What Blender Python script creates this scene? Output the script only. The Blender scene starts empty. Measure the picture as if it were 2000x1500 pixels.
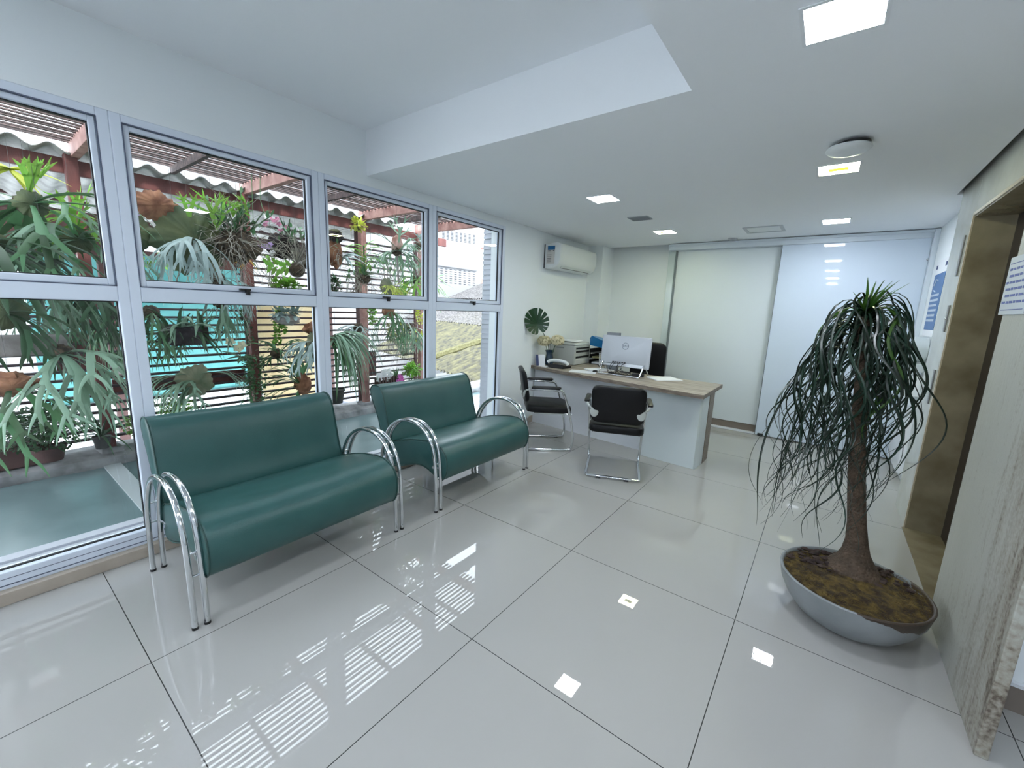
import bpy, math, random
from mathutils import Vector, Matrix, noise
random.seed(7)
C = bpy.context.scene.collection
sc = bpy.context.scene

# ---------------------------------------------------------------- camera, world, exposure
F_PX, CAM = 812.39, Vector((1.96633, -0.30874, 1.44401))
PITCH, ROLL, YAW = 0.179716, -0.039683, -0.640456
_f = Vector((math.sin(YAW)*math.cos(PITCH), math.cos(YAW)*math.cos(PITCH), -math.sin(PITCH)))
_r = Vector((math.cos(YAW), -math.sin(YAW), 0)); _d = _f.cross(_r)
RIGHT = _r*math.cos(ROLL) + _d*math.sin(ROLL)
DOWN = -_r*math.sin(ROLL) + _d*math.cos(ROLL)
FWD = _f
cam = bpy.data.cameras.new('camera'); camo = bpy.data.objects.new('camera', cam); C.objects.link(camo)
cam.sensor_width = 36; cam.sensor_fit = 'HORIZONTAL'; cam.lens = F_PX/2000*36
cam.clip_start = 0.05; cam.clip_end = 200
m = Matrix((RIGHT, -DOWN, -FWD)).transposed().to_4x4(); m.translation = CAM
camo.matrix_world = m
sc.camera = camo

def at(u, v, x=None, y=None, z=None):
    """world point seen at pixel (u, v) of the 2000x1500 frame on the plane x=, y= or z="""
    d = RIGHT*((u-1000)/F_PX) + DOWN*((v-750)/F_PX) + FWD
    a, val = (0, x) if x is not None else ((1, y) if y is not None else (2, z))
    return CAM + d*((val-CAM[a])/d[a])

sc.view_settings.view_transform = 'Standard'; sc.view_settings.look = 'None'
sc.view_settings.gamma = 1; sc.view_settings.use_curve_mapping = False
sc.view_settings.exposure = 0.38
w = bpy.data.worlds.new('sky'); sc.world = w; w.use_nodes = True
bg = w.node_tree.nodes['Background']; bg.inputs[0].default_value = (0.80, 0.91, 1.0, 1); bg.inputs[1].default_value = 7.2
sun = bpy.data.lights.new('sun', 'SUN'); sun.energy = 6.0; sun.angle = math.radians(12); sun.color = (1, .98, .94)
so = bpy.data.objects.new('sun', sun); C.objects.link(so); so.rotation_euler = Vector((-.62, .12, -.78)).to_track_quat('-Z', 'Y').to_euler()
try:
    sc.cycles.use_denoising = True; sc.cycles.max_bounces = 10; sc.cycles.diffuse_bounces = 5
    sc.cycles.transparent_max_bounces = 16; sc.cycles.sample_clamp_indirect = 8
except Exception: pass
LAMP_W, LAMP_Y = 84.0, 60.0

# ---------------------------------------------------------------- materials
MATS = {}
def mat(name, col, rough=.5, metal=0, spec=.5, coat=0, noise_s=0, noise_a=0, bump=0, bump_s=40, emit=None, stretch=None, col2=None, island=0, transl=0, detail=4, ramp=(.35,.65)):
    if name in MATS: return MATS[name]
    M_ = bpy.data.materials.new(name); M_.use_nodes = True; MATS[name] = M_
    nt = M_.node_tree; b = nt.nodes['Principled BSDF']
    b.inputs['Base Color'].default_value = (*col, 1); b.inputs['Roughness'].default_value = rough
    b.inputs['Metallic'].default_value = metal; b.inputs['Specular IOR Level'].default_value = spec
    b.inputs['Coat Weight'].default_value = coat; b.inputs['Coat Roughness'].default_value = .03
    tc = nt.nodes.new('ShaderNodeTexCoord'); mp = nt.nodes.new('ShaderNodeMapping')
    nt.links.new(tc.outputs['Object'], mp.inputs[0])
    if stretch: mp.inputs['Scale'].default_value = stretch
    last = None
    if col2:
        n = nt.nodes.new('ShaderNodeTexNoise'); n.inputs['Scale'].default_value = noise_s or 5; n.inputs['Detail'].default_value = detail
        nt.links.new(mp.outputs[0], n.inputs['Vector'])
        r = nt.nodes.new('ShaderNodeValToRGB'); r.color_ramp.elements[0].position = ramp[0]; r.color_ramp.elements[1].position = ramp[1]
        r.color_ramp.elements[0].color = (*col, 1); r.color_ramp.elements[1].color = (*col2, 1)
        nt.links.new(n.outputs[0], r.inputs[0]); last = r.outputs[0]
    if island:
        g = nt.nodes.new('ShaderNodeNewGeometry'); h = nt.nodes.new('ShaderNodeHueSaturation')
        mr = nt.nodes.new('ShaderNodeMapRange'); mr.inputs[3].default_value = 1-island; mr.inputs[4].default_value = 1+island
        nt.links.new(g.outputs['Random Per Island'], mr.inputs[0]); nt.links.new(mr.outputs[0], h.inputs['Value'])
        mr2 = nt.nodes.new('ShaderNodeMapRange'); mr2.inputs[3].default_value = .5-island*.05; mr2.inputs[4].default_value = .5+island*.03
        nt.links.new(g.outputs['Random Per Island'], mr2.inputs[0]); nt.links.new(mr2.outputs[0], h.inputs['Hue'])
        if last: nt.links.new(last, h.inputs['Color'])
        else: h.inputs['Color'].default_value = (*col, 1)
        last = h.outputs[0]
    if last: nt.links.new(last, b.inputs['Base Color'])
    if bump:
        n = nt.nodes.new('ShaderNodeTexNoise'); n.inputs['Scale'].default_value = bump_s; n.inputs['Detail'].default_value = 5
        nt.links.new(mp.outputs[0], n.inputs['Vector'])
        bm_ = nt.nodes.new('ShaderNodeBump'); bm_.inputs['Strength'].default_value = bump; bm_.inputs['Distance'].default_value = .01
        nt.links.new(n.outputs[0], bm_.inputs['Height']); nt.links.new(bm_.outputs[0], b.inputs['Normal'])
    if emit:
        b.inputs['Emission Color'].default_value = (*emit[0], 1); b.inputs['Emission Strength'].default_value = emit[1]
    if transl:
        t = nt.nodes.new('ShaderNodeBsdfTranslucent'); mx = nt.nodes.new('ShaderNodeMixShader'); mx.inputs[0].default_value = transl
        if last: nt.links.new(last, t.inputs[0])
        else: t.inputs[0].default_value = (*col, 1)
        out = nt.nodes['Material Output']
        nt.links.new(b.outputs[0], mx.inputs[1]); nt.links.new(t.outputs[0], mx.inputs[2]); nt.links.new(mx.outputs[0], out.inputs[0])
    return M_

def glass_mat(name, tint=(1,1,1), ior=1.45, extra=0.0):
    M_ = bpy.data.materials.new(name); M_.use_nodes = True; nt = M_.node_tree; nt.nodes.remove(nt.nodes['Principled BSDF'])
    t = nt.nodes.new('ShaderNodeBsdfTransparent'); t.inputs[0].default_value = (*tint, 1)
    g = nt.nodes.new('ShaderNodeBsdfGlossy'); g.inputs['Roughness'].default_value = .01
    f = nt.nodes.new('ShaderNodeFresnel'); f.inputs[0].default_value = ior
    a = nt.nodes.new('ShaderNodeMath'); a.operation = 'ADD'; a.inputs[1].default_value = extra
    mx = nt.nodes.new('ShaderNodeMixShader')
    gg = nt.nodes.new('ShaderNodeNewGeometry'); inv = nt.nodes.new('ShaderNodeMath'); inv.operation = 'SUBTRACT'; inv.inputs[0].default_value = 1; nt.links.new(gg.outputs['Backfacing'], inv.inputs[1])
    ml = nt.nodes.new('ShaderNodeMath'); ml.operation = 'MULTIPLY'
    nt.links.new(f.outputs[0], a.inputs[0]); nt.links.new(a.outputs[0], ml.inputs[0]); nt.links.new(inv.outputs[0], ml.inputs[1]); nt.links.new(ml.outputs[0], mx.inputs[0])
    nt.links.new(t.outputs[0], mx.inputs[1]); nt.links.new(g.outputs[0], mx.inputs[2])
    nt.links.new(mx.outputs[0], nt.nodes['Material Output'].inputs[0]); MATS[name] = M_
    return M_

WALL = mat('wall_paint', (.82,.86,.88), .7, bump=.03, bump_s=120)
CEIL = mat('ceiling_paint', (.86,.88,.91), .85, bump=.02, bump_s=150)
ALU = mat('white_aluminium', (.70,.76,.86), .35, spec=.5)
RUB = mat('black_rubber', (.008,.008,.01), .6)
GLASS = glass_mat('window_glass')
CHROME = mat('chrome', (.72,.74,.76), .09, 1)
LEATHER = mat('green_leather', (.024,.088,.084), .36, spec=.5, bump=.12, bump_s=260, noise_s=6, col2=(.03,.10,.095))
PIPING = mat('green_piping', (.018,.06,.052), .4)
BLACKLEA = mat('black_leatherette', (.003,.003,.004), .42, spec=.3, bump=.1, bump_s=200)
BLACKPL = mat('black_plastic', (.01,.01,.012), .4)
GREYPL = mat('pale_grey_plastic', (.42,.44,.42), .5)
WHITEPL = mat('white_plastic', (.72,.75,.76), .4)
WHITELAM = mat('white_laminate', (.72,.74,.78), .3, spec=.4)
OAK = mat('grey_oak_laminate', (.20,.165,.13), .45, noise_s=3, stretch=(1.2,14,14), col2=(.42,.37,.31), detail=6)
OAKE = mat('grey_oak_edge', (.13,.10,.08), .5, noise_s=3, stretch=(2,20,20), col2=(.24,.20,.16))
MARBLE = mat('beige_marble', (.15,.122,.075), .2, spec=.4, noise_s=4.5, col2=(.27,.23,.155), detail=8, ramp=(.3,.7))
MARBLEP = mat('pale_marble', (.47,.47,.43), .12, noise_s=4, col2=(.56,.56,.52), detail=6)
BASEM = mat('beige_baseboard', (.40,.34,.28), .3, noise_s=6, col2=(.47,.41,.34))
BROWNB = mat('taupe_baseboard', (.20,.165,.14), .35)
DARKMET = mat('dark_brown_steel', (.045,.035,.032), .35, .6)
GLOSSW = mat('white_lacquered_glass', (.60,.68,.78), .035, spec=.5)
PAPER = mat('paper', (.80,.82,.86), .7)
BLUE = mat('blue_card', (.01,.17,.42), .4)
NAVY = mat('navy_card', (.01,.03,.14), .4)
RED_WOOD = mat('red_stained_wood', (.10,.026,.022), .6, noise_s=5, stretch=(3,3,1), col2=(.16,.045,.038), bump=.15)
PINK_WOOD = mat('weathered_red_wood', (.22,.10,.085), .7, noise_s=9, col2=(.36,.20,.17), bump=.2)
GREY_WOOD = mat('weathered_grey_wood', (.035,.022,.022), .8, noise_s=4, stretch=(8,1,8), col2=(.13,.085,.08), bump=.2, ramp=(.4,.75))
DARK_WOOD = mat('dark_wood', (.05,.02,.018), .7, noise_s=6, col2=(.085,.035,.03))
CONC = mat('weathered_concrete', (.16,.16,.165), .85, noise_s=7, col2=(.34,.34,.345), bump=.5, bump_s=14, detail=9)
SHEET = mat('fibre_cement_sheet', (.26,.26,.255), .85, noise_s=9, col2=(.42,.42,.41), bump=.3)
MOSSROOF = mat('mossy_roof_sheet', (.030,.029,.024), .9, noise_s=5, col2=(.085,.08,.042), bump=.15, detail=7)
GREYROOF = mat('grey_roof_sheet', (.035,.033,.034), .9, noise_s=12, col2=(.11,.105,.105), bump=.15, detail=7)
MOSS = mat('yellow_moss', (.05,.047,.014), .95, noise_s=18, col2=(.10,.095,.045), bump=.8)
TURQ = mat('turquoise_paint', (.055,.24,.235), .6, noise_s=3, col2=(.11,.34,.33), detail=6)
YELLOW = mat('pale_yellow_paint', (.27,.20,.10), .8, noise_s=3, col2=(.32,.26,.15))
WHITEW = mat('white_render', (.62,.62,.63), .8, noise_s=2, col2=(.7,.7,.7))
SLABG = mat('frosted_skylight_glass', (.13,.19,.195), .25, spec=.5, noise_s=2.5, col2=(.17,.24,.245), detail=7)
TERRA = mat('terracotta_tiles', (.16,.045,.035), .8, noise_s=30, col2=(.26,.11,.09))
SIDING = mat('white_siding', (.45,.47,.51), .5)
SOIL = mat('dark_soil', (.02,.012,.008), .95, noise_s=30, col2=(.07,.035,.02), bump=1, bump_s=60)
FIBER = mat('coir_fibre', (.035,.025,.018), .95, noise_s=40, col2=(.12,.085,.05), bump=1, bump_s=80)
ROOT = mat('pale_roots', (.28,.26,.21), .8, island=.4)
BARKY = mat('rusty_bark', (.16,.06,.03), .9, noise_s=14, col2=(.36,.17,.09), bump=.6)
CORK = mat('grey_cork', (.30,.26,.24), .9, noise_s=9, col2=(.45,.42,.40), bump=.5)
CLAY = mat('brown_clay', (.16,.06,.04), .6, noise_s=7, col2=(.26,.11,.08))
LEAF_D = mat('dark_leaf', (.034,.092,.036), .42, island=.5, transl=.15)
LEAF_M = mat('mid_green_leaf', (.075,.19,.075), .42, island=.5, transl=.25)
LEAF_P = mat('pale_grey_green_leaf', (.23,.36,.25), .5, island=.35, transl=.2)
LEAF_B = mat('bright_green_leaf', (.20,.42,.06), .45, island=.35, transl=.35)
LEAF_Y = mat('yellow_green_leaf', (.46,.52,.07), .5, island=.3, transl=.35)
LEAF_S = mat('silvery_leaf', (.34,.44,.42), .45, island=.25, transl=.15)
SHIELD = mat('shield_frond', (.030,.065,.024), .7, noise_s=7, col2=(.13,.15,.06), transl=.1, bump=.8, bump_s=12, detail=8)
SHIELDP = mat('pale_shield_frond', (.10,.14,.07), .7, noise_s=6, col2=(.30,.29,.19), transl=.1, bump=.8, bump_s=12, detail=8)
WIRE = mat('galvanised_wire', (.06,.055,.05), .6)
PINK = mat('pink_petal', (.62,.12,.42), .5, island=.3, transl=.2)
PETW = mat('white_petal', (.82,.80,.80), .5, transl=.2)
PETC = mat('cream_petal', (.80,.74,.52), .6, island=.12, transl=.2)
PETL = mat('lilac_petal', (.50,.34,.62), .5, island=.3, transl=.2)
PETR = mat('rosy_petal', (.62,.24,.36), .5, island=.3, transl=.2)
ORANGE = mat('orange_yellow_leaf', (.80,.46,.08), .5, island=.2, transl=.2)

def floor_mat():
    M_ = bpy.data.materials.new('polished_porcelain_tiles'); M_.use_nodes = True; nt = M_.node_tree; b = nt.nodes['Principled BSDF']
    tc = nt.nodes.new('ShaderNodeTexCoord'); sx = nt.nodes.new('ShaderNodeSeparateXYZ'); nt.links.new(tc.outputs['Object'], sx.inputs[0])
    ds = []
    for k in (0, 1):
        a = nt.nodes.new('ShaderNodeMath'); a.operation = 'MULTIPLY_ADD'; a.inputs[1].default_value = 1/.9; a.inputs[2].default_value = 100.5
        nt.links.new(sx.outputs[k], a.inputs[0])
        f = nt.nodes.new('ShaderNodeMath'); f.operation = 'FRACT'; nt.links.new(a.outputs[0], f.inputs[0])
        s = nt.nodes.new('ShaderNodeMath'); s.operation = 'SUBTRACT'; s.inputs[1].default_value = .5; nt.links.new(f.outputs[0], s.inputs[0])
        ab = nt.nodes.new('ShaderNodeMath'); ab.operation = 'ABSOLUTE'; nt.links.new(s.outputs[0], ab.inputs[0]); ds.append(ab)
    mn = nt.nodes.new('ShaderNodeMath'); mn.operation = 'MINIMUM'; nt.links.new(ds[0].outputs[0], mn.inputs[0]); nt.links.new(ds[1].outputs[0], mn.inputs[1])
    lt = nt.nodes.new('ShaderNodeMath'); lt.operation = 'LESS_THAN'; lt.inputs[1].default_value = .0019; nt.links.new(mn.outputs[0], lt.inputs[0])
    n = nt.nodes.new('ShaderNodeTexNoise'); n.inputs['Scale'].default_value = 1.5; nt.links.new(tc.outputs['Object'], n.inputs['Vector'])
    r = nt.nodes.new('ShaderNodeValToRGB'); r.color_ramp.elements[0].color = (.37,.362,.35,1); r.color_ramp.elements[1].color = (.405,.397,.38,1)
    nt.links.new(n.outputs[0], r.inputs[0])
    mx = nt.nodes.new('ShaderNodeMix'); mx.data_type = 'RGBA'; nt.links.new(lt.outputs[0], mx.inputs[0])
    nt.links.new(r.outputs[0], mx.inputs[6]); mx.inputs[7].default_value = (.04,.04,.038,1)
    nt.links.new(mx.outputs[2], b.inputs['Base Color']); b.inputs['Roughness'].default_value = .012; b.inputs['Specular IOR Level'].default_value = .62
    return M_
FLOOR = floor_mat()

def stone_mat():
    M_ = bpy.data.materials.new('rough_travertine'); M_.use_nodes = True; nt = M_.node_tree; b = nt.nodes['Principled BSDF']
    tc = nt.nodes.new('ShaderNodeTexCoord'); mp = nt.nodes.new('ShaderNodeMapping'); mp.inputs['Scale'].default_value = (1,13,1.6)
    nt.links.new(tc.outputs['Object'], mp.inputs[0])
    n = nt.nodes.new('ShaderNodeTexNoise'); n.inputs['Scale'].default_value = 1.6; n.inputs['Detail'].default_value = 9; n.inputs['Roughness'].default_value = .7
    nt.links.new(mp.outputs[0], n.inputs['Vector'])
    n2 = nt.nodes.new('ShaderNodeTexNoise'); n2.inputs['Scale'].default_value = 60; n2.inputs['Detail'].default_value = 4; nt.links.new(tc.outputs['Object'], n2.inputs['Vector'])
    ad = nt.nodes.new('ShaderNodeMath'); ad.operation = 'MULTIPLY_ADD'; ad.inputs[1].default_value = .5; nt.links.new(n2.outputs[0], ad.inputs[0])
    # veins crowd together towards the stone's near end
    sx = nt.nodes.new('ShaderNodeSeparateXYZ'); nt.links.new(tc.outputs['Object'], sx.inputs[0])
    mr = nt.nodes.new('ShaderNodeMapRange'); mr.inputs[1].default_value = 1.6; mr.inputs[2].default_value = 2.2; mr.inputs[3].default_value = -.12; mr.inputs[4].default_value = .19
    nt.links.new(sx.outputs[1], mr.inputs[0])
    a2 = nt.nodes.new('ShaderNodeMath'); nt.links.new(n.outputs[0], a2.inputs[0]); nt.links.new(mr.outputs[0], a2.inputs[1])
    nt.links.new(a2.outputs[0], ad.inputs[2])
    r = nt.nodes.new('ShaderNodeValToRGB'); e = r.color_ramp.elements
    e[0].position = .50; e[0].color = (.10,.075,.055,1); e[1].position = .84; e[1].color = (.40,.40,.36,1)
    e2 = r.color_ramp.elements.new(.64); e2.color = (.29,.265,.22,1)
    nt.links.new(ad.outputs[0], r.inputs[0]); nt.links.new(r.outputs[0], b.inputs['Base Color'])
    bp_ = nt.nodes.new('ShaderNodeBump'); bp_.inputs['Strength'].default_value = .5; bp_.inputs['Distance'].default_value = .008
    nt.links.new(ad.outputs[0], bp_.inputs['Height']); nt.links.new(bp_.outputs[0], b.inputs['Normal'])
    b.inputs['Roughness'].default_value = .45
    return M_
STONE = stone_mat()

# ---------------------------------------------------------------- mesh helpers
class MB:
    def __init__(s): s.v = []; s.f = []
    def add(s, vs, fs):
        o = len(s.v); s.v += [Vector(p) for p in vs]; s.f += [tuple(i+o for i in q) for q in fs]; return s
    def box(s, x0, y0, z0, x1, y1, z1, M_=None):
        vs = [Vector((x, y, z)) for x in (x0, x1) for y in (y0, y1) for z in (z0, z1)]
        if M_: vs = [M_ @ p for p in vs]
        return s.add(vs, [(0,1,3,2),(4,6,7,5),(0,4,5,1),(2,3,7,6),(0,2,6,4),(1,5,7,3)])
    def rbox(s, c, size, rz=0, rx=0, ry=0):
        M_ = Matrix.Translation(c) @ Matrix.Rotation(rz, 4, 'Z') @ Matrix.Rotation(ry, 4, 'Y') @ Matrix.Rotation(rx, 4, 'X')
        a, b, c_ = [q/2 for q in size]; return s.box(-a, -b, -c_, a, b, c_, M_)
    def tube(s, pts, r, n=8, r2=None, cap=True):
        pts = [Vector(p) for p in pts]; N = len(pts); up = None; rings = []
        for i, p in enumerate(pts):
            t = (pts[min(i+1, N-1)]-pts[max(i-1, 0)])
            if t.length < 1e-9: t = Vector((0,0,1))
            t.normalize()
            if up is None: up = Vector((0,0,1)) if abs(t.z) < .9 else Vector((1,0,0))
            a = t.cross(up)
            if a.length < 1e-6: a = t.orthogonal()
            a.normalize(); up = a.cross(t).normalized()
            rr = r if r2 is None else r+(r2-r)*i/(N-1)
            rings.append([p+a*rr*math.cos(2*math.pi*k/n)+up*rr*math.sin(2*math.pi*k/n) for k in range(n)])
        vs = [q for g in rings for q in g]
        fs = [(i*n+k, i*n+(k+1)%n, (i+1)*n+(k+1)%n, (i+1)*n+k) for i in range(N-1) for k in range(n)]
        if cap: fs += [tuple(range(n-1, -1, -1)), tuple((N-1)*n+k for k in range(n))]
        return s.add(vs, fs)
    def lathe(s, prof, c=(0,0,0), n=32, wob=0):
        c = Vector(c); vs = []; N = len(prof)
        for j, (r, z) in enumerate(prof):
            for k in range(n):
                a = 2*math.pi*k/n; rr = r*(1+wob*noise.noise(Vector((math.cos(a)*2, math.sin(a)*2, z*9+j*.2))))
                vs.append(c+Vector((rr*math.cos(a), rr*math.sin(a), z)))
        fs = [(j*n+k, j*n+(k+1)%n, (j+1)*n+(k+1)%n, (j+1)*n+k) for j in range(N-1) for k in range(n)]
        if prof[0][0] > 1e-4: fs.append(tuple(range(n-1, -1, -1)))
        if prof[-1][0] > 1e-4: fs.append(tuple((N-1)*n+k for k in range(n)))
        return s.add(vs, fs)
    def prism(s, poly, f0, f1):
        """poly of 2-D points, f0/f1 map a 2-D point to the two ends"""
        n = len(poly); vs = [f0(*p) for p in poly]+[f1(*p) for p in poly]
        return s.add(vs, [(i, (i+1)%n, n+(i+1)%n, n+i) for i in range(n)]+[tuple(range(n-1,-1,-1)), tuple(range(n, 2*n))])
    def ball(s, c, r, n=12, sq=(1,1,1), wob=0, freq=6):
        c = Vector(c); vs = []; m_ = n
        for j in range(m_+1):
            th = math.pi*j/m_
            for k in range(2*n):
                ph = math.pi*k/n; d = Vector((math.sin(th)*math.cos(ph), math.sin(th)*math.sin(ph), math.cos(th)))
                rr = r*(1+wob*noise.noise(d*freq+c*3)); vs.append(c+Vector((d.x*sq[0], d.y*sq[1], d.z*sq[2]))*rr)
        q = 2*n
        return s.add(vs, [(j*q+k, (j+1)*q+k, (j+1)*q+(k+1)%q, j*q+(k+1)%q) for j in range(m_) for k in range(q)])
    def ribbon(s, pts, lat, widths, fold=.15):
        """leaf blade: centre line pts, lateral vectors lat, half-widths; folded along the midrib"""
        vs = []; N = len(pts)
        for i in range(N):
            t = (pts[min(i+1,N-1)]-pts[max(i-1,0)]).normalized(); L = (lat[i]-t*lat[i].dot(t))
            L = L.normalized() if L.length > 1e-6 else t.orthogonal().normalized()
            nn = L.cross(t); w_ = widths[i]
            vs += [pts[i]-L*w_+nn*w_*fold, pts[i]-nn*w_*fold, pts[i]+L*w_+nn*w_*fold]
        fs = []
        for i in range(N-1):
            a = i*3; fs += [(a, a+1, a+4, a+3), (a+1, a+2, a+5, a+4)]
        return s.add(vs, fs)
    def build(s, name, m_, parent=None, smooth=True, bevel=0, world=True, seg=2, sharp=40):
        me = bpy.data.meshes.new(name); vs = s.v
        if parent is not None and world:
            chain = Matrix.Identity(4); q = parent; ms = []
            while q is not None: ms.append(q.matrix_basis.copy()); q = q.parent
            for a in reversed(ms): chain = chain @ a
            inv = chain.inverted(); vs = [inv @ p for p in vs]
        me.from_pydata([tuple(p) for p in vs], [], s.f); me.update()
        o = bpy.data.objects.new(name, me); C.objects.link(o)
        me.materials.append(m_)
        if parent is not None: o.parent = parent
        if smooth:
            for p in me.polygons: p.use_smooth = True
            try: me.set_sharp_from_angle(angle=math.radians(sharp))
            except Exception: pass
        if bevel:
            b = o.modifiers.new('bevel', 'BEVEL'); b.width = bevel; b.segments = seg; b.limit_method = 'ANGLE'; b.angle_limit = math.radians(40)
            b.harden_normals = False
        return o

def tag(o, label=None, cat=None, group=None, kind=None):
    if label: o['label'] = label
    if cat: o['category'] = cat
    if group: o['group'] = group
    if kind: o['kind'] = kind
    return o
def thing(name, label, cat, loc=(0,0,0), rz=0, group=None, kind=None):
    o = bpy.data.objects.new(name, None); C.objects.link(o); o.location = loc; o.rotation_euler = (0,0,rz)
    o.matrix_basis = Matrix.Translation(loc) @ Matrix.Rotation(rz, 4, 'Z'); o.empty_display_size = .05
    return tag(o, label, cat, group, kind)
def dup(root, loc, rz, label=None, group=None):
    r = root.copy(); C.objects.link(r); r.location = loc; r.rotation_euler = (0,0,rz)
    if label: r['label'] = label
    if group: r['group'] = group
    for ch in list(root.children):
        c = ch.copy(); C.objects.link(c); c.parent = r
        for g in ch.children:
            d = g.copy(); C.objects.link(d); d.parent = c
    return r
def smooth_path(pts, n=6):
    """Catmull-Rom through pts"""
    P = [Vector(p) for p in pts]; P = [P[0]*2-P[1]]+P+[P[-1]*2-P[-2]]; out = []
    for i in range(1, len(P)-2):
        for k in range(n):
            t = k/n; a, b, c, d = P[i-1], P[i], P[i+1], P[i+2]
            out.append(.5*((2*b)+(c-a)*t+(2*a-5*b+4*c-d)*t*t+(3*b-a-3*c+d)*t**3))
    out.append(P[-2]); return out
S = 'structure'
def struct(name, mb, m_, label, cat, **k): return tag(mb.build(name, m_, **k), label, cat, kind=S)

# ---------------------------------------------------------------- room shell
XW = -.925          # inner face of the window wall
CZ, RZ = 2.37, 2.68 # low ceiling, raised ceiling
XB, YB = 5.2, -3.2  # hall behind the camera
struct('floor', MB().box(XW-.02, YB, -.12, XB, 5.85, 0), FLOOR, 'polished cream square floor tiles with thin dark joints', 'floor', smooth=False)
# ceiling: upper slab and the lower plasterboard sheet with the rectangular recess
struct('ceiling', MB().box(-1.2, YB, RZ, XB, 5.85, RZ+.1), CEIL, 'raised white ceiling inside the recess by the windows', 'ceiling', smooth=False)
g = .012
mb = MB().box(1.372, YB, CZ, 2.58-g, 5.62-g, CZ+.03).box(XW+.0005, 1.665, CZ, 1.372, 3.93, CZ+.03).box(-.965+g, 3.93, CZ, 1.372, 5.62-g, CZ+.03).box(2.58-g, 4.14, CZ, 2.70, 5.62-g, CZ+.03)
mb.box(2.58-g, YB, CZ, XB, 1.97, CZ+.03)
struct('ceiling.001', mb, CEIL, 'lower white plaster ceiling over desk and corridor', 'ceiling', smooth=False)
mb = MB().box(XW, 1.665, CZ+.03, 1.372, 1.70, RZ).box(1.372, YB, CZ+.03, 1.40, 1.70, RZ).box(XW, YB, CZ, 1.372, YB+.4, RZ)
struct('trim_1', mb, CEIL, 'white vertical faces around the ceiling recess', 'trim', smooth=False)
# window wall
WT, WBOT = 2.30, .075
mb = MB().box(-1.12, YB, WT, XW, 3.35, RZ).box(-1.12, YB, -.1, XW, 3.35, WBOT-.012).box(-1.12, 3.35, -.1, XW, 3.95, RZ)
mb.box(-1.20, 3.95, -.1, -.965, 5.85, RZ)
struct('wall_left', mb, WALL, 'white wall around the window band and behind the desk', 'wall', smooth=False)
struct('trim_2', MB().box(-.965, 5.36, 0, -.74, 5.74, RZ), WALL, 'white square column in the corner right of the air conditioner', 'column', smooth=False)
mb = MB().box(XW-.01, YB, 0, XW+.04, 3.36, .062).box(XW, 3.36, 0, XW+.015, 3.95, .085)
struct('baseboard_left', mb, BASEM, 'beige marble baseboard under the windows', 'baseboard', smooth=False, bevel=.003)
mb = MB(); y = YB+.6
while y < 3.3: mb.box(XW+.0395, y, .001, XW+.0405, y+.003, .0625); y += .9
# back wall, fixed white panel and sliding door
struct('wall_back', MB().box(-1.2, 5.74, -.1, 2.9, 5.85, RZ), WALL, 'white back wall behind the desk', 'wall', smooth=False)
struct('trim_3', MB().box(.12, 5.55, 2.285, 2.70, 5.74, 2.362).box(.12, 5.535, 2.335, 2.70, 5.55, 2.362), mat('track_paint', (.60,.66,.72), .4), 'pale header rail above the white sliding panels', 'door track', smooth=False, bevel=.004)
struct('trim_4', MB().box(.10, 5.64, 0, .19, 5.74, 2.285), mat('pale_glass_strip', (.56,.64,.66), .15, coat=.4), 'narrow pale vertical strip left of the sliding panels', 'trim', smooth=False, bevel=.003)
d1 = thing('door_1', 'wide white glossy fixed panel left of the sliding door', 'door', (.8, 5.68, 0), kind=S)
MB().box(.20, 5.66, .105, 1.45, 5.70, 2.285).build('panel', mat('white_satin_panel', (.68,.74,.78), .38, spec=.35), d1, smooth=False, bevel=.003)
struct('baseboard_back', MB().box(.20, 5.665, 0, 1.43, 5.74, .10), BROWNB, 'taupe baseboard under the fixed white panel', 'baseboard', smooth=False)
struct('trim_5', MB().box(.20, 5.60, 0, 1.50, 5.665, .018), WHITELAM, 'white floor track in front of the taupe baseboard', 'trim', smooth=False, bevel=.003)
d2 = thing('door_2', 'wide white glossy sliding door reflecting the ceiling lamps', 'door', (2.03, 5.59, 0), kind=S)
MB().box(1.41, 5.575, .012, 2.66, 5.60, 2.29).build('panel', GLOSSW, d2, smooth=False, bevel=.004)
MB().rbox((1.47, 5.565, .02), (.06,.02,.03)).build('floor_guide', BLACKPL, d2, smooth=False)
MB().box(.205, 5.60, .10, .215, 5.66, 2.285).box(1.405, 5.572, .012, 1.4115, 5.602, 2.285).build('edge_seal', mat('grey_seal', (.18,.21,.22), .4), d2, smooth=False)
# right side of the corridor
struct('wall_right', MB().box(2.70, 4.14, -.1, 2.9, 5.85, RZ), WALL, 'white wall with the blue poster at the end of the corridor', 'wall', smooth=False)
mb = MB().box(2.66, 5.50, 0, 2.70, 5.74, 2.362)
struct('trim_6', mb, mat('track_paint', (.6,.66,.72)), 'pale door post right of the sliding door', 'trim', smooth=False, bevel=.004)
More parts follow.
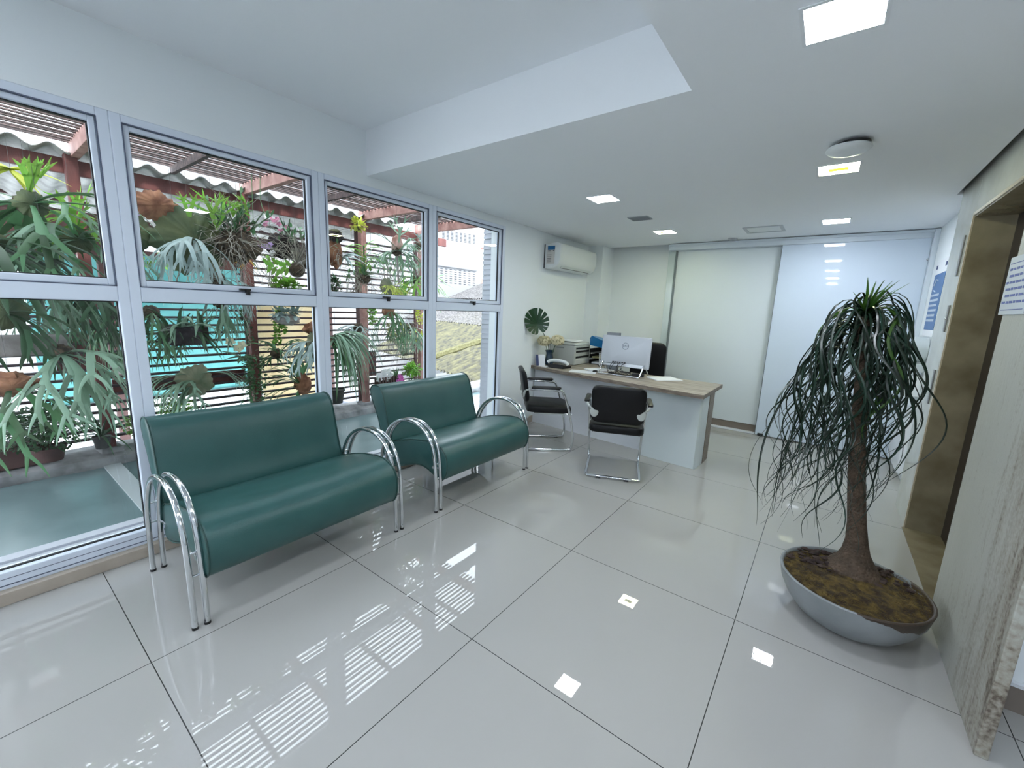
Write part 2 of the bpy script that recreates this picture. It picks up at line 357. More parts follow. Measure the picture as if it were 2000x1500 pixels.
# elevator portal: marble wall with a deep opening
mb = MB().box(2.60, 3.64, -.05, 2.90, 4.14, RZ).box(2.60, 2.45, 2.135, 2.90, 3.64, RZ).box(2.60, 1.62, 2.135, 2.72, 2.45, RZ)
struct('wall_portal', mb, MARBLEP, 'pale polished marble wall around the elevator opening', 'wall', smooth=False, bevel=.002)
mb = MB().box(2.601, 3.625, 0, 2.80, 3.6405, 2.135).box(2.601, 2.45, 2.12, 2.80, 3.64, 2.1355).box(2.601, 2.44, 0, 2.80, 2.455, 2.135)
struct('trim_7', mb, MARBLE, 'beige marble lining of the elevator opening', 'door lining', smooth=False)
mb = MB().box(2.594, 3.628, 0, 2.602, 3.646, 2.14).box(2.594, 2.45, 2.13, 2.602, 3.646, 2.148)
struct('trim_8', mb, mat('beige_edge', (.42,.36,.26), .3), 'thin beige bead around the elevator opening', 'trim', smooth=False)
d3 = thing('door_3', 'dark brown steel elevator door deep in the marble opening', 'door', (2.8, 3.05, 0), kind=S)
MB().box(2.785, 2.455, .004, 2.84, 3.625, 2.12).build('door_leaf', DARKMET, d3, smooth=False)
struct('floor.001', MB().box(2.585, 2.455, .0005, 2.79, 3.63, .006), MARBLE, 'beige marble threshold of the elevator', 'threshold', smooth=False)
struct('wall_stone', MB().box(2.565, 1.62, 0, 2.60, 2.455, CZ-.003), STONE, 'rough grey travertine wall slab beside the potted tree', 'wall', smooth=False, bevel=.003)
mb = MB().box(2.61, 1.97, -.1, XB, 2.2, RZ).box(2.601, 1.9, 0, 2.64, 2.44, 2.2)
struct('wall_side', mb, WALL, 'white wall behind the end of the stone slab', 'wall', smooth=False)
struct('baseboard_side', MB().box(2.605, 1.955, 0, XB, 1.972, .105), BROWNB, 'taupe baseboard on the white wall at the right edge', 'baseboard', smooth=False)
struct('baseboard_side.001', MB().box(2.605, 1.95, .105, XB, 1.974, .118), WHITELAM, 'thin white strip above the taupe baseboard at the right edge', 'baseboard', smooth=False)
struct('wall_behind', MB().box(-1.1, YB-.1, -.1, XB, YB, RZ).box(XB, YB-.1, -.1, XB+.1, 2.2, RZ), WALL, 'white walls of the hall behind the viewer', 'wall', smooth=False)
# the far end of the low ceiling plenum is closed by the walls above

# ---------------------------------------------------------------- windows
Y0 = .25; PITCHW = 1.033
def window(k):
    a, b = Y0+(k-1)*PITCHW, Y0+k*PITCHW
    xo, xi = -1.0, XW+.002
    t = thing('window_%d' % (k+3), WLAB[k], 'window', (XW-.04, (a+b)/2, WBOT), kind=S)
    hw = .045
    mb = MB().box(xo, a, WBOT-.012, xi, a+hw, WT).box(xo, b-hw, WBOT-.012, xi, b, WT)
    mb.box(xo, a+hw, WBOT-.012, xi, b-hw, .145).box(xo, a+hw, 2.262, xi, b-hw, WT).box(xo, a+hw, 1.402, xi, b-hw, 1.478)
    mb.build('window_frame', ALU, t, smooth=False, bevel=.004)
    # grooves between the profiles
    mb = MB()
    for (y0, y1) in ((a+hw-.001, a+hw+.004), (b-hw-.004, b-hw+.001)): mb.box(xi-.01, y0, 1.478, xi+.0008, y1, 2.262)
    mb.box(xi-.01, a+hw, 2.258, xi+.0008, b-hw, 2.263).box(xi-.01, a+hw, 1.476, xi+.0008, b-hw, 1.481)
    mb.box(xi-.01, a+hw, .112, xi+.0008, b-hw, .115).box(xi-.01, a+.001, WBOT+.004, xi+.0008, b-.001, WBOT+.009)
    mb.build('groove', mat('groove_grey', (.10,.12,.18), .6), t, smooth=False)
    s0, s1, z0, z1 = a+hw+.004, b-hw-.004, 1.481, 2.258; sw = .024
    f = MB().box(xo+.01, s0, z0, xi-.012, s0+sw, z1).box(xo+.01, s1-sw, z0, xi-.012, s1, z1).box(xo+.01, s0+sw, z0, xi-.012, s1-sw, z0+sw+.008).box(xo+.01, s0+sw, z1-sw, xi-.012, s1-sw, z1)
    f.build('sash', ALU, t, smooth=False, bevel=.003)
    gk = MB()
    for (p, q, r, u) in ((s0+sw, s1-sw, z0+sw+.008, z1-sw), (a+hw, b-hw, .145, 1.402)):
        gk.box(-.972, p, r, -.955, p+.005, u).box(-.972, q-.005, r, -.955, q, u).box(-.972, p, r, -.955, q, r+.005).box(-.972, p, u-.005, -.955, q, u)
    gk.build('gasket', RUB, t, smooth=False)
    MB().box(-.967, s0+sw, z0+sw+.008, -.963, s1-sw, z1-sw).build('pane', GLASS, t, smooth=False)
    MB().box(-.967, a+hw, .145, -.963, b-hw, 1.402).build('pane', GLASS, t, smooth=False)
    hy = (a+b)/2+.02
    h = MB().rbox((xi+.004, hy, 1.493), (.03,.06,.012)).rbox((xi+.012, hy+.012, 1.478), (.02,.022,.034))
    h.build('latch', BLACKPL, t, smooth=False, bevel=.003)
WLAB = {-2: 'first aluminium window bay, out of the photo behind the viewer', -1: 'second aluminium window bay, left of the photo',
        0: 'window bay at the left edge behind the big grey-green staghorn fronds', 1: 'wide window bay behind the nearer green bench',
        2: 'window bay between the two green benches', 3: 'last narrow-looking window bay showing the corrugated roof'}
for k in range(-2, 4): window(k)
struct('window_7', MB().box(-1.0, YB, WBOT-.012, XW+.002, Y0-3*PITCHW, WT), ALU, 'white aluminium end post of the window band', 'window post', smooth=False)

# ---------------------------------------------------------------- ceiling fixtures
EMW = mat('led_diffuser_white', (.9,.9,.9), .4, emit=((.84,.91,1.0), LAMP_W))
EMY = mat('led_diffuser_yellow', (.9,.9,.8), .4, emit=((.95,1.0,.62), LAMP_Y))
EMC = mat('led_centre_yellow', (.6,.7,.1), .4, emit=((.72,.80,.04), 1.1))
FRAMEW = mat('lamp_frame_white', (.8,.82,.85), .4)
def lamp(x, y, yellow, label, CZ=CZ):
    t = thing('ceiling_light', label, 'ceiling light', (x, y, CZ), group='square recessed LED lights in the ceiling'); h = .1
    mb = MB().box(x-h-.012, y-h-.012, CZ-.004, x+h+.012, y-h, CZ-.0005).box(x-h-.012, y+h, CZ-.004, x+h+.012, y+h+.012, CZ-.0005)
    mb.box(x-h-.012, y-h, CZ-.004, x-h, y+h, CZ-.0005).box(x+h, y-h, CZ-.004, x+h+.012, y+h, CZ-.0005).build('frame', FRAMEW, t, smooth=False)
    MB().box(x-h, y-h, CZ-.0035, x+h, y+h, CZ-.001).build('diffuser', EMY if yellow else EMW, t, smooth=False)
    if yellow: MB().rbox((x, y, CZ-.0045), (.10, .06, .002)).build('lamp_chip', EMC, t, smooth=False)
lamp(1.872, 1.455, 0, 'large bright white square light nearest the viewer at the top edge')
lamp(.325, 3.06, 0, 'white square light in front of the desk, left part of the ceiling')
lamp(.325, 4.70, 1, 'yellowish square light above the reception desk')
lamp(1.88, 3.09, 1, 'yellowish square light beside the smoke alarm')
lamp(1.885, 4.80, 0, 'white square light nearest the sliding door')
lamp(1.88, -.20, 0, 'unseen white square fill light added behind the viewer')  # this and the following lamps are out of view, added to brighten the room
lamp(3.6, -.20, 0, 'unseen white square fill light added in the hall right of the viewer')
lamp(1.88, -1.9, 0, 'unseen white square fill light added at the far end of the hall')
lamp(.25, -.75, 0, 'unseen white square fill light added in the raised ceiling behind the viewer', RZ)  # recess lamps added unseen to lift the near left walls, floor and ceiling
lamp(.25, -2.1, 0, 'unseen white square fill light added at the rear of the raised ceiling', RZ)
lamp(3.6, -1.9, 0, 'unseen white square fill light added in the rear right corner of the hall')  # another unseen hall lamp added as fill
t = thing('smoke_alarm', 'round white smoke alarm on a dark base hanging under the ceiling', 'smoke alarm', (1.925, 2.63, CZ))
MB().lathe([(.045,0),(.075,-.012),(.07,-.02),(.03,-.024)], (1.935, 2.62, CZ-.0005), 24).build('base', BLACKPL, t)
MB().lathe([(.055,-.02),(.095,-.026),(.1,-.036),(.085,-.05),(.05,-.056),(.001,-.057)], (1.92, 2.63, CZ), 32).build('housing', WHITEPL, t)
t = thing('ceiling_grille', 'small grey square ventilation grille near the white desk light', 'vent', (.335, 3.88, CZ))
MB().box(.235, 3.80, CZ-.008, .435, 3.97, CZ-.0005).build('frame', mat('grille_grey', (.42,.45,.48), .5), t, smooth=False, bevel=.003)
mb = MB()
for i in range(9): mb.rbox((.335, 3.815+i*.017, CZ-.010), (.18,.007,.004))
mb.build('slats', mat('grille_dark', (.25,.27,.30), .5), t, smooth=False)
t = thing('ceiling_hatch', 'white framed rectangular ceiling hatch in front of the sliding panels', 'hatch', (1.28, 4.95, CZ))
MB().box(1.10, 4.78, CZ-.008, 1.46, 4.81, CZ-.0005).box(1.10, 5.09, CZ-.008, 1.46, 5.12, CZ-.0005).box(1.10, 4.81, CZ-.008, 1.13, 5.09, CZ-.0005).box(1.43, 4.81, CZ-.008, 1.46, 5.09, CZ-.0005).build('frame', mat('hatch_grey', (.5,.53,.56), .5), t, smooth=False)
MB().box(1.13, 4.81, CZ-.004, 1.43, 5.09, CZ-.0005).build('lid', WHITEPL, t, smooth=False)
tag(MB().lathe([(.05,0),(.048,-.012),(.03,-.026),(.001,-.03)], (.905, 5.42, CZ-.0005), 24).build('motion_sensor', mat('sensor_grey', (.35,.37,.4), .4)), 'small domed sensor on the ceiling above the sliding panels', 'sensor')
tag(MB().ball((2.655, 5.565, 2.08), .012, 8).build('door_button', CHROME), 'small shiny knob at the right post of the sliding door', 'knob')

# ---------------------------------------------------------------- green benches
BACK = [(-.80,.79),(-.762,.745),(-.735,.67),(-.712,.58),(-.688,.48),(-.655,.385),(-.66,.30),(-.70,.24),(-.745,.24),(-.765,.32),(-.79,.43),(-.82,.53),(-.865,.62),(-.903,.69),(-.918,.74),(-.91,.775),(-.88,.797),(-.84,.80)]
SEAT = [(-.655,.372),(-.58,.40),(-.50,.428),(-.40,.452),(-.30,.47),(-.22,.478),(-.15,.475),(-.09,.452),(-.05,.41),(-.033,.35),(-.04,.28),(-.07,.225),(-.11,.215),(-.16,.235),(-.24,.265),(-.33,.272),(-.43,.245),(-.54,.205),(-.64,.185),(-.68,.21),(-.69,.28)]
BX = -.4
def closed_spline(pts, n=4):
    P = [Vector((a, b, 0)) for a, b in pts]; N = len(P); out = []
    for i in range(N):
        a, b, c, d = P[i-1], P[i], P[(i+1)%N], P[(i+2)%N]
        for k in range(n):
            t = k/n; out.append(.5*((2*b)+(c-a)*t+(2*a-5*b+4*c-d)*t*t+(3*b-a-3*c+d)*t**3))
    return [(p.x, p.y) for p in out]
def cushion(prof, half, sag=None):
    pr = closed_spline(prof); n = len(pr); cx = sum(p[0] for p in pr)/n; cz = sum(p[1] for p in pr)/n
    # inward normals
    nor = []
    for i in range(n):
        a, b = Vector(pr[i-1]), Vector(pr[(i+1)%n]); t = (b-a).normalized(); nn = Vector((t.y, -t.x))
        if nn.dot(Vector(pr[i])-Vector((cx, cz))) > 0: pass
        nor.append(nn)
    area = sum(pr[i][0]*pr[(i+1)%n][1]-pr[(i+1)%n][0]*pr[i][1] for i in range(n))
    sg = -1 if area > 0 else 1
    ys = [(-half, .016), (-half+.003, .008), (-half+.010, .002), (-half+.02, 0)]
    M_ = 14; ys += [(-half+.02+(2*half-.04)*i/M_, 0) for i in range(1, M_)]
    ys += [(half-.02, 0), (half-.010, .002), (half-.003, .008), (half, .016)]
    mb = MB(); vs = []
    for (y, ins) in ys:
        u = y/half
        for i, (px, pz) in enumerate(pr):
            q = Vector((px, pz))+nor[i]*sg*ins
            dz = sag(px, pz, u) if sag else 0
            vs.append(Vector((q.x, y, q.y+dz)))
    N = len(ys)
    fs = [(j*n+k, j*n+(k+1)%n, (j+1)*n+(k+1)%n, (j+1)*n+k) for j in range(N-1) for k in range(n)]
    fs += [tuple(range(n-1,-1,-1)), tuple((N-1)*n+k for k in range(n))]
    mb.add(vs, fs)
    pipes = []
    for y in (-half+.006, half-.006):
        loop = [Vector((px, y, pz)) for px, pz in pr]; loop.append(loop[0])
        pipes.append(MB().tube(loop, .0042, 6, cap=False))
    return mb, pipes
def shift(mb, dx): mb.v = [p-Vector((dx,0,0)) for p in mb.v]; return mb
def make_bench():
    t = thing('waiting_bench', 'x', 'bench', (0,0,0), group='green two-seat waiting benches')
    a, p = cushion(BACK, .505, lambda x, z, u: -.006*math.exp(-(u/.5)**2)*(z > .7))
    o = shift(a, BX).build('backrest', LEATHER, t, world=False, sharp=60); [shift(q, BX).build('piping', PIPING, o, world=False) for q in p]
    a, p = cushion(SEAT, .505, lambda x, z, u: (-.014*math.exp(-(((x+.28)/.16)**2))*(1-u*u) if z > .38 else 0)+.003*noise.noise(Vector((x*9, u*6, 0)))*(z > .4))
    o = shift(a, BX).build('seat', LEATHER, t, world=False, sharp=60); [shift(q, BX).build('piping', PIPING, o, world=False) for q in p]
    arch = [(-.075,.006),(-.079,.2),(-.090,.37),(-.118,.475),(-.175,.56),(-.265,.608),(-.37,.618),(-.47,.598),(-.56,.545),(-.63,.46),(-.678,.35),(-.705,.2),(-.715,.006)]
    for s in (-1, 1):
        for k, off in enumerate((.561, .515)):
            yy = s*off
            pts = smooth_path([(x-BX, yy, z) for x, z in arch], 5)
            o = MB().tube(pts, .0125, 14).build('armrest_tube', CHROME, t, world=False)
            for (x, z) in ((arch[0][0]-BX, .0), (arch[-1][0]-BX, .0)): MB().tube([(x, yy, 0), (x, yy, .012)], .0135, 12).build('foot_cap', BLACKPL, o, world=False)
        for (x, z) in ((-.088,.35),(-.083,.245),(-.66,.40),(-.695,.28)):
            MB().tube([(x-BX, s*.561, z), (x-BX, s*.515, z)], .0055, 8).build('rung', CHROME, t, world=False)
    # hidden support bars that join the cushions to the frames
    for (x, z) in ((-.16,.30),(-.62,.27)):
        MB().tube([(x-BX, -.515, z), (x-BX, .515, z)], .012, 8).build('crossbar', CHROME, t, world=False)
    for s in (-1, 1):
        MB().tube([(-.09-BX, s*.515, .31), (-.16-BX, s*.50, .30)], .006, 8).build('bracket', CHROME, t, world=False); MB().tube([(-.69-BX, s*.515, .28), (-.62-BX, s*.50, .27)], .006, 8).build('bracket', CHROME, t, world=False)
    return t
bench = make_bench(); bench.location = (BX, .729, 0)
bench['label'] = 'nearer green leather two-seat bench with chrome arch arms, in the left foreground'
dup(bench, (BX, 2.149, 0), 0, 'farther green leather two-seat bench with chrome arch arms, by the last window')

# ---------------------------------------------------------------- visitor chairs
def pad(w_, h_, th, curve=0, n=10, rc=.05):
    """rounded rectangular pad in local XZ, thickness along Y (front = +Y)"""
    mb = MB(); pts = []
    for (cx, cz, a0) in ((w_/2-rc, h_/2-rc, 0), (-w_/2+rc, h_/2-rc, 90), (-w_/2+rc, -h_/2+rc, 180), (w_/2-rc, -h_/2+rc, 270)):
        for k in range(5):
            a = math.radians(a0+k*22.5); pts.append((cx+rc*math.cos(a), cz+rc*math.sin(a)))
    lay = [(-th/2, .90), (-th/2+.006, .97), (-th/4, 1), (th/4, 1), (th/2-.006, .97), (th/2, .90)]
    n_ = len(pts); vs = []
    for (yy, sc_) in lay:
        for (x, z) in pts: vs.append(Vector((x*sc_, yy+curve*((2*x/w_)**2), z*sc_)))
    fs = [(j*n_+k, j*n_+(k+1)%n_, (j+1)*n_+(k+1)%n_, (j+1)*n_+k) for j in range(len(lay)-1) for k in range(n_)]
    # caps as strips through the middle
    for base, rev in ((0, 1), ((len(lay)-1)*n_, 0)):
        f = tuple(base+k for k in range(n_)); fs.append(f[::-1] if rev else f)
    return mb.add(vs, fs)
def xf(mb, M_): mb.v = [M_ @ p for p in mb.v]; return mb
def make_chair():
    t = thing('visitor_chair', 'x', 'chair', (0,0,0), group='black visitor chairs with chrome cantilever frames')
    # sled frame: one bent tube, arm - front leg - floor rail - rear bar - and back up the other side
    hw = .235
    side = lambda s: [(s*.262,-.19,.655),(s*.262,.10,.645),(s*.262,.155,.60),(s*.258,.20,.48),(s*.25,.255,.28),(s*.245,.275,.12),(s*.24,.262,.035),(s*.235,.215,.014),(s*.232,-.18,.014),(s*.21,-.235,.014)]
    L = smooth_path(side(-1), 5); R_ = smooth_path(side(1), 5)
    MB().tube(L+list(reversed(R_)), .0125, 12).build('sled_frame', CHROME, t, world=False)
    for s in (-1, 1):
        a = xf(pad(.045, .30, .028, 0, rc=.018), Matrix.Translation((s*.268, -.03, .672)) @ Matrix.Rotation(math.radians(90), 4, 'X')).build('armrest', BLACKPL, t, world=False)
        MB().tube([(s*.262,-.19,.655),(s*.245,-.225,.640),(s*.205,-.240,.62)], .009, 8).build('bracket', GREYPL, t, world=False)
        xf(MB().lathe([(.036,-.006),(.036,.006),(.03,.010),(.001,.010)], n=20), Matrix.Translation((s*.195, -.243, .60)) @ Matrix.Rotation(math.radians(80), 4, 'X') @ Matrix.Scale(1.35, 4, (0,1,0))).build('bracket_disc', GREYPL, t, world=False)
        MB().tube([(s*.14,-.245,.006),(s*.10,-.245,.006)], .009, 8).build('foot_pad', BLACKPL, t, world=False); MB().tube([(s*.234,.20,.005),(s*.234,.155,.005)], .008, 8).build('foot_pad', BLACKPL, t, world=False)
    MB().tube([(-.25,.24,.40),(-.21,.16,.395),(-.20,-.14,.395)], .010, 8).tube([(.25,.24,.40),(.21,.16,.395),(.20,-.14,.395)], .010, 8).tube([(-.25,.24,.40),(.25,.24,.40)], .010, 8).build('seat_rail', CHROME, t, world=False)
    s_ = xf(pad(.47, .47, .075, 0, rc=.06), Matrix.Translation((0, .02, .44)) @ Matrix.Rotation(math.radians(-90), 4, 'X') @ Matrix.Rotation(0, 4, 'Z'))
    for p in s_.v: p.z += -.012*((p.y+.05)/.25)**2*(1 if p.y > 0 else .2)+.01*(1-(p.x/.24)**2)*(p.z > .44)
    s_.build('seat', BLACKLEA, t, world=False, sharp=70)
    b = xf(pad(.45, .33, .05, .03, rc=.055), Matrix.Translation((0, -.262, .665)) @ Matrix.Rotation(math.radians(10), 4, 'X'))
    b.build('backrest', BLACKLEA, t, world=False, sharp=70)
    return t
chair = make_chair(); chair.location = (.54, 3.225, 0); chair.rotation_euler = (0,0,math.radians(22.5))
chair['label'] = 'black chair seen from behind, facing the reception desk'
dup(chair, (-.36, 3.42, 0), math.radians(-50), 'black chair seen from the side, standing between the bench and the desk by the wall')

# ---------------------------------------------------------------- reception desk
t = thing('reception_desk', 'white reception desk with grey-oak top and boxed right end', 'desk', (0, 4.1, 0))
top = [(-.955,4.0),(-.74,3.935),(-.45,3.87),(0,3.79),(.45,3.72),(.80,3.66),(1.165,3.63),(1.165,4.45),(.55,4.45),(-.20,4.50),(-.25,5.34),(-.955,5.34)]
o = MB().prism(top, lambda x, y: Vector((x, y, .712)), lambda x, y: Vector((x, y, .75))).build('desktop', OAK, t, smooth=False, bevel=.002)
n = 6
e = MB()
for i in range(7):
    a, b = Vector((*top[i], 0)), Vector((*top[i+1], 0)); nn = (b-a).normalized().cross(Vector((0,0,1)))*.0015
    e.add([a+nn+Vector((0,0,.7125)), b+nn+Vector((0,0,.7125)), b+nn+Vector((0,0,.7495)), a+nn+Vector((0,0,.7495)), a-nn+Vector((0,0,.7125)), b-nn+Vector((0,0,.7125)), b-nn+Vector((0,0,.7495)), a-nn+Vector((0,0,.7495))], [(0,1,2,3),(4,7,6,5),(0,4,5,1),(3,2,6,7)])
e.build('edge_band', OAKE, o, smooth=False)
MB().prism([(-.955,4.085),(.56,3.955),(.56,3.985),(-.955,4.115)], lambda x, y: Vector((x, y, 0)), lambda x, y: Vector((x, y, .712))).build('front_panel', WHITELAM, t, smooth=False)
MB().prism([(.60,3.805),(1.12,3.765),(1.135,3.79),(1.145,4.0),(.62,4.03)], lambda x, y: Vector((x, y, 0)), lambda x, y: Vector((x, y, .712))).build('end_box', mat('white_laminate_b', (.60,.66,.68), .3), t, smooth=False, bevel=.002)
MB().prism([(.56,3.835),(.60,3.805),(.60,3.99),(.56,3.99)], lambda x, y: Vector((x, y, 0)), lambda x, y: Vector((x, y, .712))).build('box_side', WHITELAM, t, smooth=False, bevel=.001)
MB().box(1.10, 4.0, 0, 1.15, 4.20, .712).build('end_panel', OAKE, t, smooth=False)
MB().box(-.955, 4.9, 0, -.25, 4.93, .712).build('inner_panel', WHITELAM, t, smooth=False)
struct('baseboard_left.001', MB().box(-.966, 3.95, 0, -.952, 4.08, .085), BASEM, 'beige baseboard corner left of the desk', 'baseboard', smooth=False)

DZ = .7505
# computer
t = thing('computer_monitor', 'back of a silver all-in-one computer on a bent metal stand', 'computer', (.18, 4.17, DZ))
SIL = mat('silver_plastic', (.50,.53,.58), .35, .15)
Mx = Matrix.Translation((.185, 4.19, 1.015)) @ Matrix.Rotation(math.radians(-2), 4, 'Z') @ Matrix.Rotation(math.radians(-4), 4, 'X')
xf(pad(.575, .345, .035, 0, rc=.012), Mx).build('casing', SIL, t)
MB().box(-.28, .0178, -.165, .28, .020, .165, Mx).build('screen', BLACKPL, t, smooth=False)
MB().box(-.245, -.0205, -.168, .245, -.0176, -.135, Mx).build('lower_vent', mat('silver_light', (.62,.65,.70), .3, .3), t, smooth=False)
ring = [Mx @ Vector((.036*math.cos(a), -.0185, .062+.036*math.sin(a))) for a in [2*math.pi*k/28 for k in range(29)]]
lg = MB().tube(ring, .0022, 6, cap=False)
def seg(x0, z0, x1, z1): lg.tube([Mx @ Vector((x0, -.0185, .062+z0)), Mx @ Vector((x1, -.0185, .062+z1))], .0016, 5)
hh = .009
seg(-.026,-hh,-.026,hh); seg(-.026,hh,-.018,hh*.6); seg(-.018,hh*.6,-.016,0); seg(-.016,0,-.018,-hh*.6); seg(-.018,-hh*.6,-.026,-hh)
for d in (0,): seg(-.009,0,-.001,hh); seg(-.009,0,-.001,-hh); seg(-.006,.002,.001,-.001); seg(-.003,.006,.003,.004)
for x in (.007, .018): seg(x, hh, x, -hh); seg(x, -hh, x+.007, -hh)
lg.build('logo', mat('logo_grey', (.10,.12,.16), .3, .5), t)
st = MB().tube(smooth_path([(-.055,4.30,DZ+.008),(-.06,4.18,DZ+.12),(-.065,4.15,DZ+.13),(-.07,4.12,DZ+.05),(-.072,4.075,DZ+.01),(-.04,4.07,DZ+.009),(.15,4.065,DZ+.009),(.36,4.06,DZ+.009),(.405,4.065,DZ+.01),(.415,4.10,DZ+.06),(.42,4.15,DZ+.13),(.425,4.18,DZ+.12),(.43,4.30,DZ+.008)], 5), .0075, 10)
st.build('stand', CHROME, t)
MB().tube([(-.06,4.165,DZ+.125),(.42,4.165,DZ+.125)], .006, 8).build('hinge_bar', CHROME, t)
random.seed(3)
cb = MB()
for i in range(6):
    x = .06+i*.028
    cb.rbox(Mx @ Vector((x-.185+.0, -.022, -.125)), (.016,.02,.010))
    cb.tube(smooth_path([Mx @ Vector((x-.185, -.03, -.125)), (x+random.uniform(-.03,.03), 4.115, .83), (x+random.uniform(-.06,.08), 4.12, DZ+.02), (x+random.uniform(-.1,.15), 4.16+random.uniform(-.02,.06), DZ+.006), (x+random.uniform(.0,.2), 4.26, DZ+.006)], 5), .003, 6)
cb.rbox((.22, 4.145, DZ+.04), (.12,.03,.016)); cb.rbox((.06, 4.13, DZ+.014), (.05,.05,.024))
cb.build('cables', BLACKPL, t)
t = thing('power_adapter', 'black power brick lying on the desk behind the monitor stand', 'adapter', (.34, 4.24, DZ))
MB().rbox((.34, 4.215, DZ+.016), (.13,.055,.03), .1).build('brick', BLACKPL, t, smooth=False, bevel=.005)
t = thing('computer_mouse', 'black computer mouse left of the monitor stand', 'mouse', (-.13, 4.11, DZ))
MB().ball((-.13, 4.11, DZ+.013), .03, 8, (.9,1.4,.5)).build('mouse_body', BLACKPL, t)
# printer
t = thing('laser_printer', 'grey laser printer on the desk with paper on its lid', 'printer', (-.78, 4.62, DZ))
MB().box(-.955, 4.42, DZ, -.58, 4.86, DZ+.255).build('body', GREYPL, t, smooth=False, bevel=.012)
MB().prism([(-.955,DZ+.258),(-.58,DZ+.258),(-.60,DZ+.285),(-.955,DZ+.30)], lambda x, z: Vector((x, 4.425, z)), lambda x, z: Vector((x, 4.85, z))).build('lid', mat('printer_lid', (.52,.54,.52), .4), t, smooth=False, bevel=.006)
for (z0, z1) in ((.09,.115),(.16,.185),(.205,.225)):
    MB().box(-.583, 4.46, DZ+z0, -.5775, 4.82, DZ+z1).build('slot', BLACKPL, t, smooth=False)
MB().box(-.58, 4.45, DZ+.01, -.574, 4.83, DZ+.075).build('paper_tray', mat('printer_lid'  , (.5,.5,.5)), t, smooth=False, bevel=.004)
MB().box(-.85, 4.415, DZ+.21, -.74, 4.4205, DZ+.225).build('badge', mat('badge_grey', (.22,.24,.25), .4), t, smooth=False)
tag(MB().rbox((-.74, 4.62, DZ+.303), (.23,.31,.004), .15, 0, .04).build('paper_sheet', PAPER), 'white sheet lying on the printer lid', 'paper')
# telephone
t = thing('desk_telephone', 'dark desk telephone with a white handset', 'telephone', (-.62, 4.12, DZ))
MB().prism([(-.10,0),(.10,0),(.10,.022),(-.10,.05)], lambda y, z: Vector((-.72, 4.11+y, DZ+z)), lambda y, z: Vector((-.50, 4.11+y, DZ+z))).build('base', BLACKPL, t, smooth=False, bevel=.006)
MB().tube(smooth_path([(-.74,4.05,DZ+.055),(-.71,4.06,DZ+.08),(-.61,4.08,DZ+.088),(-.52,4.10,DZ+.07),(-.49,4.11,DZ+.04)], 5), .021, 12).build('handset', WHITEPL, t)
mb = MB()
for i in range(3):
    for j in range(4): mb.rbox((-.60+i*.028, 4.13+j*.02, DZ+.045-j*.004), (.018,.012,.01))
mb.build('keypad', GREYPL, t, smooth=False)
# tent calendar
t = thing('tent_calendar', 'small navy and white tent calendar beside the vase', 'calendar', (-.90, 4.10, DZ))
Mc = Matrix.Translation((-.895, 4.10, DZ)) @ Matrix.Rotation(math.radians(52), 4, 'Z')
MB().add([Mc @ Vector(p) for p in ((-.06,-.045,0),(.06,-.045,0),(.06,0,.13),(-.06,0,.13),(-.06,-.048,0),(.06,-.048,0),(.06,-.003,.133),(-.06,-.003,.133))], [(0,1,2,3),(7,6,5,4),(0,4,5,1),(3,2,6,7),(0,3,7,4),(1,5,6,2)]).build('front_leaf', PAPER, t, smooth=False)
MB().add([Mc @ Vector(p) for p in ((-.06,.045,0),(.06,.045,0),(.06,0,.13),(-.06,0,.13),(-.06,.048,0),(.06,.048,0),(.06,.003,.133),(-.06,.003,.133))], [(3,2,1,0),(4,5,6,7),(1,5,4,0),(7,6,2,3),(4,7,3,0),(2,6,5,1)]).build('back_leaf', PAPER, t, smooth=False)
MB().add([Mc @ Vector(p) for p in ((-.0605,-.05,0),(-.025,-.05,0),(-.025,-.005,.133),(-.0605,-.005,.133))], [(0,1,2,3)]).build('navy_print', NAVY, t, smooth=False)
# vase with leaf and flowers
t = thing('flower_vase', 'dark blue glass vase on the left end of the desk', 'vase', (-.83, 4.22, DZ))
MB().lathe([(.04,0),(.052,.01),(.055,.06),(.045,.12),(.042,.15),(.058,.185),(.054,.188),(.038,.15),(.04,.12),(.05,.06),(.045,.015)], (-.83, 4.22, DZ), 28).build('vase_body', mat('navy_glass', (.01,.03,.06), .12, coat=.5), t)
def monstera(R_, M_):
    """heart-shaped monstera blade with narrow curved side slits, thin and slightly cupped"""
    out = []; n = 240
    for i in range(n):
        u = i/n; a = -math.pi/2+2*math.pi*u; r = R_*(1.05+.22*math.sin(a)+.06*abs(math.cos(a)))*(1-.55*math.exp(-((min(u, 1-u))/.035)**2))
        q = (u*15) % 1
        if .10 < u < .90 and not .47 < u < .53 and abs(q-.5) < .09: r *= .50+.1*abs(math.sin(i*7.3))
        out.append((r*math.cos(a)*.88, r*math.sin(a)))
    f0 = lambda x, y: M_ @ Vector((x, -.9*(x*x+y*y)-abs(x)*.12, y)); f1 = lambda x, y: M_ @ Vector((x, -.9*(x*x+y*y)-abs(x)*.12+.002, y))
    mb = MB(); vs = [f0(0,0), f1(0,0)]; fs = []
    for (x, y) in out: vs += [f0(x, y), f1(x, y)]
    for i in range(n):
        p, q = 2+2*i, 2+2*((i+1) % n); fs += [(0, p, q), (1, q+1, p+1), (p, p+1, q+1, q)]
    return mb.add(vs, fs)
lp = thing('monstera_leaf', 'large dark artificial monstera leaf standing in the blue vase', 'leaf', (-.86, 4.22, DZ+.06))
Ml = Matrix.Translation(at(1049, 633, y=3.90)) @ Matrix.Rotation(math.radians(48), 4, 'Z') @ Matrix.Rotation(math.radians(-20), 4, 'Y') @ Matrix.Rotation(math.radians(-8), 4, 'X')
